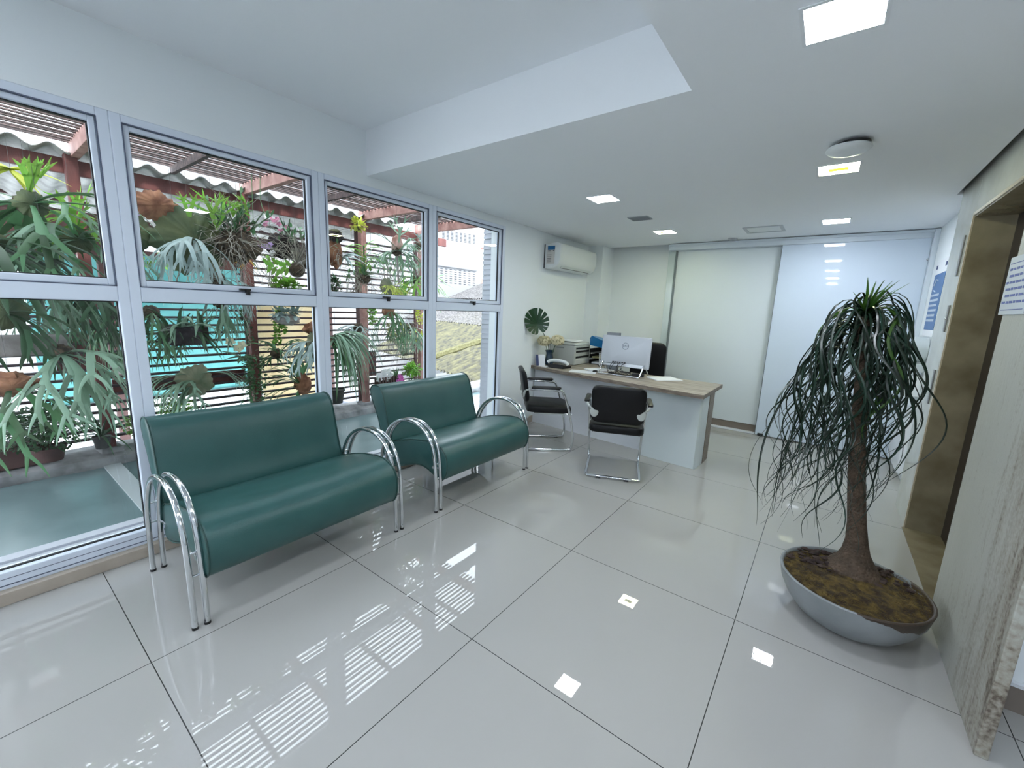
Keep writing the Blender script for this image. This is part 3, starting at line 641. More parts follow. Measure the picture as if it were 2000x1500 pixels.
monstera(.150, Ml).build('blade', mat('monstera_green', (.012,.05,.018), .3), lp, smooth=False)
MB().tube(smooth_path([(-.83,4.22,DZ+.06),(-.83,4.16,DZ+.28),(-.84,4.0,DZ+.46),tuple(at(1049, 640, y=3.90))], 5), .004, 6).build('stem', LEAF_D, lp)
random.seed(11)
for (c, lab) in (((-.855,4.12,1.06), 'cream hydrangea bloom on the left under the monstera leaf'), ((-.70,4.18,1.075), 'cream hydrangea bloom leaning right toward the printer')):
    fl = thing('hydrangea', lab, 'flower', (-.83, 4.22, DZ+.06), group='cream hydrangeas in the vase'); c = Vector(c); mb = MB()
    for i in range(230):
        d = Vector((random.gauss(0,1), random.gauss(0,1), random.gauss(0,1))).normalized(); p = c+Vector((d.x,d.y,d.z*.75))*.084
        a = d.orthogonal().normalized(); b = d.cross(a)
        for k in range(4):
            an = k*math.pi/2+i; e1 = a*math.cos(an)+b*math.sin(an); e2 = d.cross(e1)
            mb.add([p, p+e1*.009+e2*.006+d*.003, p+e1*.016+d*.001, p+e1*.009-e2*.006+d*.003], [(0,1,2,3)])
    mb.build('petals', PETC, fl, smooth=False)
    MB().ball(c, .074, 10, (1,1,.75)).build('core', mat('cream_core', (.45,.42,.25), .8), fl)
    MB().tube(smooth_path([(-.83,4.22,DZ+.06),((-.83+c.x)/2,(4.22+c.y)/2,DZ+.2), tuple(c)], 4), .004, 6).build('stem', LEAF_D, fl)
# papers, trays, folder, sorter, pen
random.seed(5)
tag(MB().rbox((-.24, 4.02, DZ+.003), (.30,.21,.004), .35).build('paper_sheet', PAPER), 'loose white sheets near the front edge of the desk left of the monitor', 'paper')
tag(MB().rbox((-.17, 4.30, DZ+.008), (.21,.29,.012), -.5).build('paper_sheet', PAPER), 'white papers in front of the paper trays', 'paper')
tag(MB().rbox((-.77, 4.03, DZ+.003), (.14,.10,.004), -.2).build('paper_sheet', PAPER), 'small note sheet between the calendar and the telephone', 'paper')
tag(MB().rbox((.62, 4.26, DZ+.006), (.24,.30,.010), -.75).build('paper_pad', PAPER, smooth=False), 'pad of white paper lying on the right part of the desktop', 'paper')
t = thing('letter_tray', 'stack of dark paper trays behind the monitor', 'tray', (-.38, 4.98, DZ))
for k in range(3):
    z = DZ+.002+k*.075
    MB().box(-.545, 4.78, z, -.27, 5.12, z+.004).box(-.545, 4.78, z, -.541, 5.12, z+.055).box(-.274, 4.78, z, -.27, 5.12, z+.055).box(-.545, 5.116, z, -.27, 5.12, z+.055).build('tray_tier', BLACKPL, t, smooth=False)
for x in (-.543, -.272):
    for y in (4.80, 5.10): MB().tube([(x, y, DZ), (x, y, DZ+.21)], .004, 6).build('riser', BLACKPL, t)
for k, lab in ((0, 'papers in the bottom tier of the dark trays'), (1, 'papers in the middle tier of the dark trays')):
    z = DZ+.007+k*.075; tag(MB().rbox((-.405, 4.94, z+.012), (.22,.30,.022), .02).build('paper_stack', PAPER if k == 0 else mat('kraft_paper', (.34,.32,.16), .7), smooth=False), lab, 'paper')
t = thing('blue_folder', 'bright blue folder tilted on top of the paper trays', 'folder', (-.42, 4.93, DZ+.22))
MB().add([Vector(p) for p in ((-.57,4.80,1.09),(-.52,4.76,1.13),(-.22,4.70,1.04),(-.20,4.72,1.0),(-.57,4.82,1.06),(-.52,5.05,1.10),(-.22,5.02,1.0),(-.20,5.0,.975),(-.56,4.80,1.00),(-.24,4.73,.965))], [(0,1,2,3,9,8),(1,5,6,2),(0,4,5,1),(3,2,6,7),(8,9,7,6,5,4),(0,8,4),(3,7,9)]).build('cover', BLUE, t, smooth=False)
MB().rbox((-.27, 4.712, 1.035), (.045,.004,.018), -.15, 0, .25).build('sticker', PAPER, t, smooth=False)
t = thing('pen_holder', 'slim white marker standing in front of the trays', 'pen', (-.34, 4.66, DZ))
MB().tube([(-.335,4.66,DZ),(-.345,4.665,DZ+.17)], .009, 8).build('marker_body', WHITEPL, t)
MB().lathe([(.022,0),(.022,.01),(.006,.012)], (-.335, 4.66, DZ), 12).build('marker_base', BLACKPL, t)
t = thing('letter_sorter', 'grey letter sorter showing above the top left of the monitor', 'sorter', (-.10, 4.42, DZ))
for k in range(3): MB().box(-.155, 4.42+k*.03, DZ, -.005, 4.424+k*.03, DZ+.455).build('divider', mat('sorter_grey', (.24,.26,.30), .4), t, smooth=False)
MB().box(-.155, 4.42, DZ, -.005, 4.49, DZ+.004).build('base', mat('sorter_grey', (.2,.2,.2)), t, smooth=False)
# office chair behind the desk
t = thing('office_chair', 'black office chair behind the reception desk', 'chair', (.20, 5.0, 0))
xf(pad(.44, .52, .06, .03, rc=.08), Matrix.Translation((.17, 4.98, .83)) @ Matrix.Rotation(math.radians(3), 4, 'Z')).build('backrest', BLACKLEA, t)
xf(pad(.46, .46, .08, 0, rc=.08), Matrix.Translation((.17, 5.20, .47)) @ Matrix.Rotation(math.radians(-90), 4, 'X')).build('seat', BLACKLEA, t)
MB().tube([(.17,5.2,.09),(.17,5.2,.45)], .025, 10).tube([(.17,5.0,.48),(.17,4.95,.7)], .02, 8).build('gas_lift', BLACKPL, t)
for k in range(5):
    a = k*2*math.pi/5
    o = MB().tube([(.17,5.2,.10),(.17+.27*math.cos(a),5.2+.27*math.sin(a),.065)], .018, 8, .012).build('base_arm', BLACKPL, t)
    MB().ball((.17+.27*math.cos(a),5.2+.27*math.sin(a),.026), .026, 6).build('caster', BLACKPL, o)

# ---------------------------------------------------------------- air conditioner
t = thing('air_conditioner', 'white split air conditioner with an energy label, high on the left wall', 'air conditioner', (-.965, 4.7, 2.1))
pr = [(-.963,2.24),(-.80,2.255),(-.755,2.245),(-.735,2.20),(-.735,2.06),(-.76,2.0),(-.80,1.965),(-.88,1.945),(-.963,1.95)]
pr = pr[::-1]
MB().prism(pr, lambda x, z: Vector((x, 4.19, z)), lambda x, z: Vector((x, 5.17, z))).build('housing', WHITEPL, t, bevel=.012, seg=3)
Ma = Matrix.Translation((-.775, 4.7, 1.99)) @ Matrix.Rotation(math.radians(35), 4, 'Y')
MB().box(-.003, -.40, -.03, .003, .40, .03, Ma).build('louvre', mat('louvre_white', (.62,.66,.66), .4), t, smooth=False)
MB().box(-.001, -.41, -.036, .0055, .36, -.030, Ma).build('outlet_slot', BLACKPL, t, smooth=False)
lb = MB().box(-.93, 4.186, 2.00, -.815, 4.1895, 2.21).build('energy_label', mat('label_paper', (.62,.60,.58), .6), t, smooth=False)
MB().box(-.915, 4.1835, 2.165, -.815, 4.187, 2.212).build('label_header', mat('label_blue', (.01,.12,.30), .5), lb, smooth=False)
mb = MB().box(-.91, 4.184, 2.148, -.875, 4.187, 2.158).box(-.84, 4.184, 2.148, -.82, 4.187, 2.158)
for z in (2.105, 2.085, 2.065, 2.045, 2.025): mb.box(-.92, 4.184, z, -.84-.03*random.random(), 4.187, z+.004)
mb.build('label_text', mat('label_ink', (.05,.05,.07), .6), lb, smooth=False)
MB().box(-.966, 4.184, 1.95, -.955, 4.192, 2.235).build('mounting_plate', BLACKPL, t, smooth=False)

# ---------------------------------------------------------------- things on the right walls
for z0, z1, lab in ((1.77,2.03,'topmost dark metal slot on the marble beside the elevator'), (1.40,1.58,'middle dark metal slot with a button on the marble beside the elevator'), (.90,1.14,'lowest dark metal slot on the marble beside the elevator')):
    t = thing('elevator_panel', lab, 'call panel', (2.6, 3.75, (z0+z1)/2), group='dark slots beside the elevator')
    MB().box(2.592, 3.735, z0, 2.6005, 3.765, z1).build('plate', mat('brushed_dark', (.16,.16,.16), .35, .6), t, smooth=False, bevel=.002)
    if z0 == 1.40: MB().ball((2.592, 3.75, 1.49), .008, 6).build('button', CHROME, t)
t = thing('wall_poster', 'blue poster with white lettering on the corridor wall', 'poster', (2.69, 5.0, 1.6))
MB().box(2.693, 4.80, 1.34, 2.6995, 5.30, 2.02).build('backing', PAPER, t, smooth=False)
MB().box(2.6915, 4.80, 1.40, 2.6935, 5.26, 1.90).build('blue_field', mat('poster_blue', (.03,.12,.32), .4), t, smooth=False)
random.seed(2); mb = MB()
for k in range(6):
    z = 1.70-k*.045; y = 5.24
    while y > 4.90:
        w_ = random.uniform(.012,.04); mb.box(2.690, y-w_, z, 2.692, y, z+.020); y -= w_+.012
mb.tube([(2.6905,5.18,1.80),(2.6905,5.12,1.85),(2.6905,5.03,1.84)], .006, 5).tube([(2.6905,5.16,1.755),(2.6905,5.07,1.74)], .006, 5)
mb.build('lettering', mat('poster_white', (.55,.62,.72), .5), t, smooth=False)
mb = MB().box(2.690, 5.20, 1.95, 2.692, 5.26, 1.985).box(2.690, 4.81, 1.95, 2.692, 4.87, 1.985); mb.build('clips', NAVY, t, smooth=False)
t = thing('notice_sheet', 'white notice with blue lines of text taped to the stone wall', 'notice', (2.56, 2.38, 1.6))
MB().box(2.5615, 2.20, 1.50, 2.5645, 2.505, 1.745).build('sheet', mat('notice_paper', (.50,.54,.60), .6), t, smooth=False)
random.seed(4); mb = MB()
for k in range(8):
    z = 1.715-k*.028; y = 2.49-.01*(k % 3)
    if k in (0, 7): mb.box(2.5605, 2.22, z, 2.562, 2.49, z+.003)
    else:
        while y > 2.23:
            w_ = random.uniform(.02,.06); mb.box(2.5605, y-w_, z, 2.562, y, z+.010); y -= w_+.012
mb.build('text_lines', mat('notice_ink', (.10,.13,.34), .6), t, smooth=False)
t = thing('paper_dispenser', 'rounded pale dispenser on the corridor wall under the blue poster', 'dispenser', (2.66, 4.92, 1.2))
xf(MB().lathe([(.11,-.05),(.115,-.02),(.115,.04),(.10,.05),(.001,.052)], n=28), Matrix.Translation((2.645, 4.93, 1.22)) @ Matrix.Rotation(math.radians(-90), 4, 'Y')).build('cover', mat('dispenser_grey', (.50,.55,.57), .3), t)
MB().box(2.60, 4.84, 1.02, 2.699, 5.02, 1.10).build('outlet', mat('dispenser_grey', (.5,.5,.5)), t, smooth=False, bevel=.01)
tag(MB().box(2.58, 4.84, .80, 2.70, 5.06, .985).build('waste_box', WHITEPL, smooth=False, bevel=.006), 'white box fixed to the corridor wall below the dispenser', 'box')
tag(MB().box(2.655, 4.84, .07, 2.70, 5.55, .68).build('wall_cabinet', WHITELAM, smooth=False, bevel=.004), 'low white cabinet door at the foot of the corridor wall', 'cabinet')

# ---------------------------------------------------------------- ponytail palm in the grey bowl
PC = Vector((2.227, 2.165, 0)); RR = .295; HB = .215
t = thing('ponytail_palm', 'tall ponytail palm with curly drooping dark leaves growing in the grey bowl', 'potted plant', (2.23, 2.28, .19))
def bowl_mat():
    M_ = mat('grey_concrete_bowl', (.17,.185,.195), .42, noise_s=4, col2=(.25,.265,.275), bump=.1)
    nt = M_.node_tree; b = nt.nodes['Principled BSDF']
    tc = nt.nodes.new('ShaderNodeTexCoord'); sx = nt.nodes.new('ShaderNodeSeparateXYZ'); nt.links.new(tc.outputs['Object'], sx.inputs[0])
    n = nt.nodes.new('ShaderNodeTexNoise'); n.inputs['Scale'].default_value = 16; n.inputs['Detail'].default_value = 6; nt.links.new(tc.outputs['Object'], n.inputs['Vector'])
    a = nt.nodes.new('ShaderNodeMath'); a.operation = 'MULTIPLY_ADD'; a.inputs[1].default_value = .07; nt.links.new(n.outputs[0], a.inputs[0]); nt.links.new(sx.outputs[2], a.inputs[2])
    x = nt.nodes.new('ShaderNodeMath'); x.operation = 'MULTIPLY_ADD'; x.inputs[1].default_value = .30; nt.links.new(sx.outputs[0], x.inputs[0]); nt.links.new(a.outputs[0], x.inputs[2])
    y = nt.nodes.new('ShaderNodeMath'); y.operation = 'MULTIPLY_ADD'; y.inputs[1].default_value = -.13; nt.links.new(sx.outputs[1], y.inputs[0]); nt.links.new(x.outputs[0], y.inputs[2])
    g_ = nt.nodes.new('ShaderNodeMath'); g_.operation = 'GREATER_THAN'; g_.inputs[1].default_value = .292; nt.links.new(y.outputs[0], g_.inputs[0])
    mx = nt.nodes.new('ShaderNodeMix'); mx.data_type = 'RGBA'; old = b.inputs['Base Color'].links[0].from_socket
    nt.links.new(g_.outputs[0], mx.inputs[0]); nt.links.new(old, mx.inputs[6]); mx.inputs[7].default_value = (.045,.03,.02,1)
    nt.links.new(mx.outputs[2], b.inputs['Base Color'])
    return M_
bo = thing('plant_bowl', 'wide shallow grey bowl with chipped brown rim holding the palm', 'planter', (PC.x, PC.y, 0))
o = MB().lathe([(.001,.0),(.13,.0),(.165,.006),(.215,.04),(.255,.09),(.283,.15),(.293,.20),(RR+.001,HB-.004),(RR-.003,HB),(RR-.010,HB),(RR-.016,HB-.01),(.27,.17),(.25,.12),(.001,.10)], (0,0,0), 72).build('bowl', bowl_mat(), bo, world=False, sharp=60)
# soil
mb = MB(); n = 44; vs = []; 
for i in range(13):
    r = (RR-.014)*i/12
    for k in range(n):
        a = 2*math.pi*k/n; p = Vector((PC.x+r*math.cos(a), PC.y+r*math.sin(a), 0))
        z = HB-.018+.016*(1-(i/12)**2)+.012*noise.noise(p*14)+.008*noise.noise(p*40)
        vs.append(Vector((p.x, p.y, z)))
mb.add(vs, [(i*n+k, i*n+(k+1)%n, (i+1)*n+(k+1)%n, (i+1)*n+k) for i in range(12) for k in range(n)])
soil = mb.build('soil', mat('moss_soil', (.028,.016,.006), .95, noise_s=26, col2=(.13,.085,.018), bump=1, bump_s=70, ramp=(.42,.66)), bo); soil['kind'] = 'stuff'
random.seed(9); mb = MB()
for i in range(330):
    a = random.uniform(0, 2*math.pi); r = (RR-.03)*math.sqrt(random.random())
    p = PC+Vector((r*math.cos(a), r*math.sin(a), HB-.004+.012*random.random()))
    if p.y > PC.y+.02 and (p.x < 2.26 or random.random() < .3) : mb.ball(p, random.uniform(.007,.014), 4, (1.3,.9,.7), .3)
mb.build('bark_chips', mat('bark_chip', (.035,.02,.016), .85, island=.5), bo)['kind'] = 'stuff'
mb = MB()
for i in range(2600):
    a = random.uniform(0, 2*math.pi); r = (RR-.008)*math.sqrt(random.random()); p = PC+Vector((r*math.cos(a), r*math.sin(a), HB-.008))
    if p.y > PC.y+.10 and p.x < 2.3: continue
    d = Vector((random.gauss(0,1), random.gauss(0,1), .5+random.random()*.8)).normalized(); s_ = d.orthogonal().normalized()*.0013
    L = random.uniform(.008,.024); mb.add([p-s_, p+s_, p+d*L+Vector((random.uniform(-1,1),random.uniform(-1,1),-.5))*.006], [(0,1,2)])
mb.build('moss', mat('moss_fibre', (.085,.055,.012), .9, island=.7), bo, smooth=False)['kind'] = 'stuff'
# trunk with a swollen scaly foot
def trunk_mat():
    M_ = mat('palm_bark', (.05,.032,.02), .8, noise_s=18, col2=(.095,.062,.04), detail=6)
    nt = M_.node_tree; b = nt.nodes['Principled BSDF']; tc = nt.nodes.new('ShaderNodeTexCoord')
    v = nt.nodes.new('ShaderNodeTexVoronoi'); v.inputs['Scale'].default_value = 85; nt.links.new(tc.outputs['Object'], v.inputs['Vector'])
    bm_ = nt.nodes.new('ShaderNodeBump'); bm_.inputs['Strength'].default_value = 1; bm_.inputs['Distance'].default_value = .006; bm_.invert = True
    nt.links.new(v.outputs['Distance'], bm_.inputs['Height']); nt.links.new(bm_.outputs[0], b.inputs['Normal']); return M_
TR = [((2.235,2.285,.195),.125),((2.235,2.285,.225),.105),((2.235,2.29,.26),.078),((2.232,2.295,.30),.058),((2.228,2.30,.36),.046),((2.215,2.30,.45),.040),((2.19,2.30,.62),.037),((2.165,2.30,.80),.034),((2.145,2.30,1.0),.031),((2.128,2.30,1.2),.028),((2.105,2.30,1.38),.026),((2.095,2.30,1.47),.020)]
mb = MB(); n = 28; vs = []
for j, (c, r) in enumerate(TR):
    for k in range(n):
        a = 2*math.pi*k/n; rr = r*(1+(.10 if j < 4 else .04)*noise.noise(Vector((math.cos(a)*2.4, math.sin(a)*2.4, c[2]*7))))
        vs.append(Vector(c)+Vector((rr*math.cos(a), rr*math.sin(a), 0)))
mb.add(vs, [(j*n+k, j*n+(k+1)%n, (j+1)*n+(k+1)%n, (j+1)*n+k) for j in range(len(TR)-1) for k in range(n)]+[tuple((len(TR)-1)*n+k for k in range(n))])
mb.build('trunk', trunk_mat(), t)
def palm_leaf(mb, c, az, el, L, w_, sd):
    rd = random.Random(sd); N = 34; ds = L/N; p = Vector(c); pts = [p.copy()]; lat = []
    d = Vector((math.cos(az)*math.cos(el), math.sin(az)*math.cos(el), math.sin(el))); curl = rd.uniform(-1,1); ph = rd.uniform(0, 6.28)
    fr = rd.uniform(9, 15); amp = rd.uniform(.16, .42); side0 = Vector((-math.sin(az), math.cos(az), 0)); out = Vector((math.cos(az), math.sin(az), 0))
    for i in range(N):
        u = i/N; d = (d+Vector((0,0,-1))*ds*(7 if u < .07 else 19)).normalized()
        q = d.copy()
        if u > .2: q = (d+side0*math.sin(fr*u+ph)*amp*2.0+out*math.cos(fr*u*.8+ph)*amp*1.7+Vector((-.16,0,0))*u).normalized()
        p = p+q*ds; pts.append(p.copy())
    for i in range(N+1):
        tw = curl*6*i/N; lat.append(side0*math.cos(tw)+Vector((0,0,1)).cross(side0)*math.sin(tw)+Vector((0,0,.3*math.sin(tw))))
    ws = [w_*(.9 if i < 3 else 1)*(1-(i/N)**2.2)+.0006 for i in range(N+1)]
    mb.ribbon(pts, lat, ws, .25)
CR = (2.097, 2.30, 1.475); random.seed(21)
mb = MB()
for i in range(135):
    az = random.uniform(0, 2*math.pi); el = math.radians(random.choice((random.uniform(10,75), random.uniform(30,80))))
    left = .5-.5*math.cos(az-0.0); L = random.uniform(.85, 1.30)+.25*left*random.random()
    c = Vector(CR)+Vector((random.uniform(-.012,.012), random.uniform(-.012,.012), random.uniform(-.16,.02)))
    palm_leaf(mb, c, az, el, L, random.uniform(.0035,.007), i)
mb.build('foliage', mat('palm_leaf', (.005,.019,.010), .33, island=.6, transl=.08), t)
mb = MB()
for i in range(16):
    az = random.uniform(0, 2*math.pi); N = 8; el = math.radians(random.uniform(58,88)); L = random.uniform(.10,.19); d = Vector((math.cos(az)*math.cos(el), math.sin(az)*math.cos(el), math.sin(el)))
    pts = [Vector(CR)+d*L*k/N+Vector((math.cos(az), math.sin(az), -.2))*.05*(k/N)**2 for k in range(N+1)]
    mb.ribbon(pts, [Vector((-math.sin(az), math.cos(az), 0))]*(N+1), [.008*(1-(k/N)**2)+.0008 for k in range(N+1)], .3)
for i in range(4): palm_leaf(mb, CR, (.2,-.6,.5,2.6)[i], math.radians(50), (.72,.8,.9,.6)[i], .010, 900+i)
mb.build('young_leaves', mat('palm_leaf_young', (.05,.13,.02), .35, island=.3, transl=.15), t)

# ================================================================ OUTSIDE: skylight slab, ledge, pergola, fence
struct('floor.002', MB().box(-2.42, -3.2, .06, -1.0, 5.2, .098), SLABG, 'frosted greenish skylight glass outside the windows', 'skylight', smooth=False)
mb = MB().box(-1.20, -3.2, .098, -1.02, 3.35, .112).box(-1.13, -3.2, .112, -1.10, 3.35, .125)
struct('trim_9', mb, SIDING, 'white rail along the house side of the skylight', 'rail', smooth=False)
mb = MB()
for y in (-1.05, .305, 1.62, 2.95): mb.box(-2.40, y-.05, .098, -1.20, y+.05, .11)
struct('trim_10', mb, mat('skylight_bar', (.42,.46,.47), .5), 'pale crossbars of the skylight', 'bar', smooth=False)
mb = MB(); random.seed(8); ys = [-3.2+i*.09 for i in range(96)]; prof = [(-2.41,.06),(-2.395,.11),(-2.41,.165),(-2.44,.178),(-2.60,.185),(-2.80,.18),(-2.82,.05)]
vs = [Vector((x+.012*noise.noise(Vector((y*3, j, 0))), y, z+.012*noise.noise(Vector((y*4, j*2, 5))))) for y in ys for j, (x, z) in enumerate(prof)]
k_ = len(prof); mb.add(vs, [(i*k_+j, i*k_+j+1, (i+1)*k_+j+1, (i+1)*k_+j) for i in range(len(ys)-1) for j in range(k_-1)])
struct('floor.003', mb, CONC, 'weathered concrete ledge under the slatted fence', 'ledge')
struct('floor.004', MB().box(-30, -12, -2.6, -2.85, 34, -2.5), mat('courtyard', (.45,.44,.42), .9), 'pale courtyard far below the fence', 'ground', smooth=False)
# outer wall with siding, end of the window band
mb = MB().box(-1.235, 3.365, -2.5, -1.0, 3.95, 3.2)
struct('wall_outside', mb, SIDING, 'white outer wall beside the last window', 'wall', smooth=False)
mb = MB()
for i in range(70):
    z = -1+i*.055; mb.add([Vector(p) for p in ((-1.24,3.365,z),(-1.0,3.365,z),(-1.0,3.352,z+.001),(-1.24,3.352,z+.001),(-1.24,3.362,z+.052),(-1.0,3.362,z+.052),(-1.0,3.365,z+.052),(-1.24,3.365,z+.052))], [(0,1,2,3),(3,2,5,4),(4,5,6,7),(0,3,4,7),(1,6,5,2)])
struct('wall_outside.001', mb, mat('siding_boards', (.52,.54,.60), .55), 'white horizontal siding on the outer wall seen through the last window', 'siding', smooth=False)
struct('wall_outside.002', MB().box(-1.14, YB, 2.31, -1.12, 3.36, 3.2), SIDING, 'white outer face above the windows', 'wall', smooth=False)

PY = [.33, 1.45, 2.70, 3.60]      # posts
t = thing('pergola', 'red-brown timber pergola with a weathered slat roof outside the windows', 'pergola', (-2.6, 1.5, .18))
for y in [-1.0, -2.2]+PY:
    o = MB().box(-2.60, y-.035, .19, -2.53, y+.035, 2.42).build('post', PINK_WOOD if y > 2.5 else RED_WOOD, t, smooth=False, bevel=.004)
    MB().rbox((-2.57, y, .19), (.16,.14,.05), .1).build('plinth', CONC, t, smooth=False, bevel=.01)
MB().box(-2.64, -3.2, 2.28, -2.60, 4.1, 2.385).build('beam', RED_WOOD, t, smooth=False, bevel=.003)
for y in [-2.2, -1.0]+PY:
    MB().box(-2.70, y+.0, 2.39, -1.245, y+.05, 2.50).build('rafter', PINK_WOOD, t, smooth=False, bevel=.003)
for y in (-1.6, -.35, .90, 2.06, 3.12):
    MB().box(-2.52, y, 2.42, -1.15, y+.03, 2.475).build('rafter', GREY_WOOD, t, smooth=False, bevel=.003)
random.seed(12); mb = MB()
for i in range(23):
    x = -2.535+i*.0615
    for (a, b) in ((-3.0,-.3),(-.3,1.47),(1.47,2.72),(2.72,3.85 if x < -1.27 else 3.34)):
        mb.rbox((x+random.uniform(-.004,.004), (a+b)/2, 2.487+random.uniform(-.002,.002)), (.031, b-a-.004, .008), random.uniform(-.002,.002), 0, random.uniform(-.05,.05))
mb.build('roof_slats', GREY_WOOD, t, smooth=False)
mb = MB()
for y in PY+[-1.0]:
    for i in range(23): mb.rbox((-2.535+i*.0615+.031, y+.025, 2.487), (.016,.052,.03))
mb.build('rafter_teeth', PINK_WOOD, t, smooth=False)
def corr(P0, d1, d2, L1, L2, lam, amp, thick=.006, nper=8):
    """corrugated sheet: waves across d1, length along d2"""
    d1, d2 = Vector(d1).normalized(), Vector(d2).normalized(); nn = d1.cross(d2).normalized()
    if nn.z < 0: nn = -nn
    N = int(L1/lam*nper); M_ = max(2, int(L2/.6)); mb = MB(); vs = []
    for t_ in (0, thick):
        for j in range(M_+1):
            for i in range(N+1):
                s_ = i/nper*lam; vs.append(Vector(P0)+d1*s_+d2*(L2*j/M_)+nn*(amp*math.sin(2*math.pi*s_/lam)+t_))
    q = (N+1)*(M_+1); fs = []
    for j in range(M_):
        for i in range(N):
            a = j*(N+1)+i; fs += [(a, a+1, a+N+2, a+N+1), (q+a, q+a+N+1, q+a+N+2, q+a+1)]
    for i in range(N): fs += [(i, q+i, q+i+1, i+1)]
    return mb.add(vs, fs)
tag(corr((-2.50,-3.0,2.425), (0,1,0), (-1,0,-.10), 6.2, 1.5, .177, .024).build('corrugated_sheet', SHEET), 'pale corrugated roof sheet resting on the pergola beam', 'roof sheet')
t = thing('far_shelter', 'dark timber eave behind the pergola beam', 'shelter', (-4.1, 0, -2.5))
MB().box(-4.02, -3, 2.10, -3.96, 3.1, 2.20).box(-4.02, -3, 2.27, -3.97, 3.1, 2.31).build('beam', DARK_WOOD, t, smooth=False)
for y in (-2.4, -.6, .62, 3.0): MB().box(-4.02, y, -2.5, -3.94, y+.08, 2.10).build('post', DARK_WOOD, t, smooth=False)
corr((-3.75,-3.0,2.36), (0,1,0), (-1,0,-.14), 6.1, 1.2, .177, .024).build('roof_sheet', SHEET, t)

t = thing('slat_fence', 'thin dark horizontal slat fence that carries the orchids and ferns', 'fence', (-2.72, 1.2, .18))
z = .25; mb = MB(); skip = []
while z < 1.56:
    mb.box(-2.735, -3.1, z, -2.70, 3.66, z+.019); z += .0705
while z < 2.2:
    mb.box(-2.735, 1.40, z, -2.70, 3.66, z+.019); z += .0705
mb.build('slats', mat('dark_slat_wood', (.035,.02,.024), .6), t, smooth=False)
for y in (-1.6, -.3, .62, 1.45, 2.70, 3.60): MB().box(-2.70, y-.02, .18, -2.67, y+.02, 2.28).build('upright', DARK_WOOD, t, smooth=False)
for (y0, y1, z0, z1) in ((.12,.42,.82,1.11),(.42,1.42,.60,.725),(-.4,.50,1.72,2.0),(2.0,2.5,1.86,2.06),(2.70,2.98,.50,.83),(.9,1.42,1.70,1.80),(-2.2,-.6,.6,.9)):
    MB().box(-2.755, y0, z0, -2.737, y1, z1).build('board', RED_WOOD if z0 < 1 else DARK_WOOD, t, smooth=False, bevel=.002)

# ---------------------------------------------------------------- neighbouring buildings and roofs
t = thing('turquoise_wall', 'bright turquoise painted wall behind the fence', 'wall', (-4.5, 1.1, -2.5))
MB().box(-4.7, .15, -2.5, -4.5, 2.27, 1.88).build('wall_face', TURQ, t, smooth=False)
MB().box(-4.70, .15, 1.88, -4.48, 2.27, 1.93).build('coping', DARK_WOOD, t, smooth=False)
MB().box(-4.5, .15, -2.5, -4.46, 2.27, .22).build('white_base', WHITEW, t, smooth=False)
tag(MB().box(-4.72, -4.5, -2.5, -4.52, .15, 1.30).build('garden_wall', WHITEW, smooth=False), 'white garden wall left of the turquoise wall', 'wall')
t = thing('yellow_house', 'pale yellow house wall right of the turquoise wall', 'house', (-4.8, 2.7, -2.5))
MB().box(-5.0, 2.30, -2.5, -4.6, 3.12, 1.36).build('wall_face', YELLOW, t, smooth=False)
MB().box(-5.2, .2, 2.28, -5.0, 3.6, 2.62).box(-5.2, 2.3, -2.5, -5.0, 3.6, 1.2).build('upper_wall', YELLOW, t, smooth=False)
corr((-5.0,.2,2.62), (0,1,0), (-1,0,.3), 3.4, 2, .177, .024).build('roof', GREYROOF, t)
XF = -16.0
a, b = at(600, 600, x=XF), at(941, 440, x=XF)
t = thing('white_building', 'overexposed white building with rows of vent slots behind the last windows', 'building', (XF-.5, (a.y+b.y)/2, -2.5))
MB().box(XF-3, a.y-6, -2.5, XF, b.y, b.z+4).build('facade', mat('white_facade', (.17,.17,.175), .8), t, smooth=False)
for (rows, cols, u0, u1, v0, v1, sl) in ((7, 8, 862, 930, 450, 466, .15), (7, 8, 858, 930, 527, 553, .12)):
    mb = MB()
    for r in range(rows):
        for c in range(cols):
            u = u0+(u1-u0)*(c+.5)/cols; v = v0+(v1-v0)*r/(rows-1)+(u-u0)*sl*(.9 if v0 > 500 else 1)-(3 if v0 > 500 else 0)
            p = at(u, v, x=XF); mb.box(XF-.01, p.y-.09, p.z-.025, XF+.01, p.y+.09, p.z+.018)
    mb.build('vent_block', mat('vent_grey', (.035,.035,.04), .9), t, smooth=False)
p = at(900, 533, x=XF); MB().box(XF, a.y, p.z+.22, XF+.08, at(930, 533, x=XF).y, p.z+.27).build('ledge', mat('ledge_grey', (.10,.10,.105), .8), t, smooth=False)
a, b = at(942, 600, x=-18), at(963, 440, x=-18)
t = thing('distant_house', 'distant white house with red tiled roofs seen at the last window', 'house', (-19, a.y+1, -2.5))
MB().box(-21, a.y-1, -2.5, -18, b.y+4, at(950, 470, x=-18).z).build('wall_face', WHITEW, t, smooth=False)
for (v0, v1) in ((468, 488), (515, 556)):
    z0, z1 = at(950, v1, x=-18).z, at(950, v0, x=-18).z
    MB().add([Vector(q) for q in ((-17.8,a.y-.5,z0),(-17.8,b.y+4,z0),(-18.6,b.y+4,z1),(-18.6,a.y-.5,z1),(-18.5,a.y-.5,z0-.05),(-18.5,b.y+4,z0-.05))], [(0,1,2,3),(0,4,5,1)]).build('tiled_roof', TERRA, t, smooth=False)
for v in (572, 578, 584):
    z0 = at(950, v, x=-18).z; MB().box(-18.02, a.y-.5, z0-.04, -17.9, b.y+3, z0+.02).build('stripe', mat('stripe_grey', (.25,.25,.33), .7), t, smooth=False)
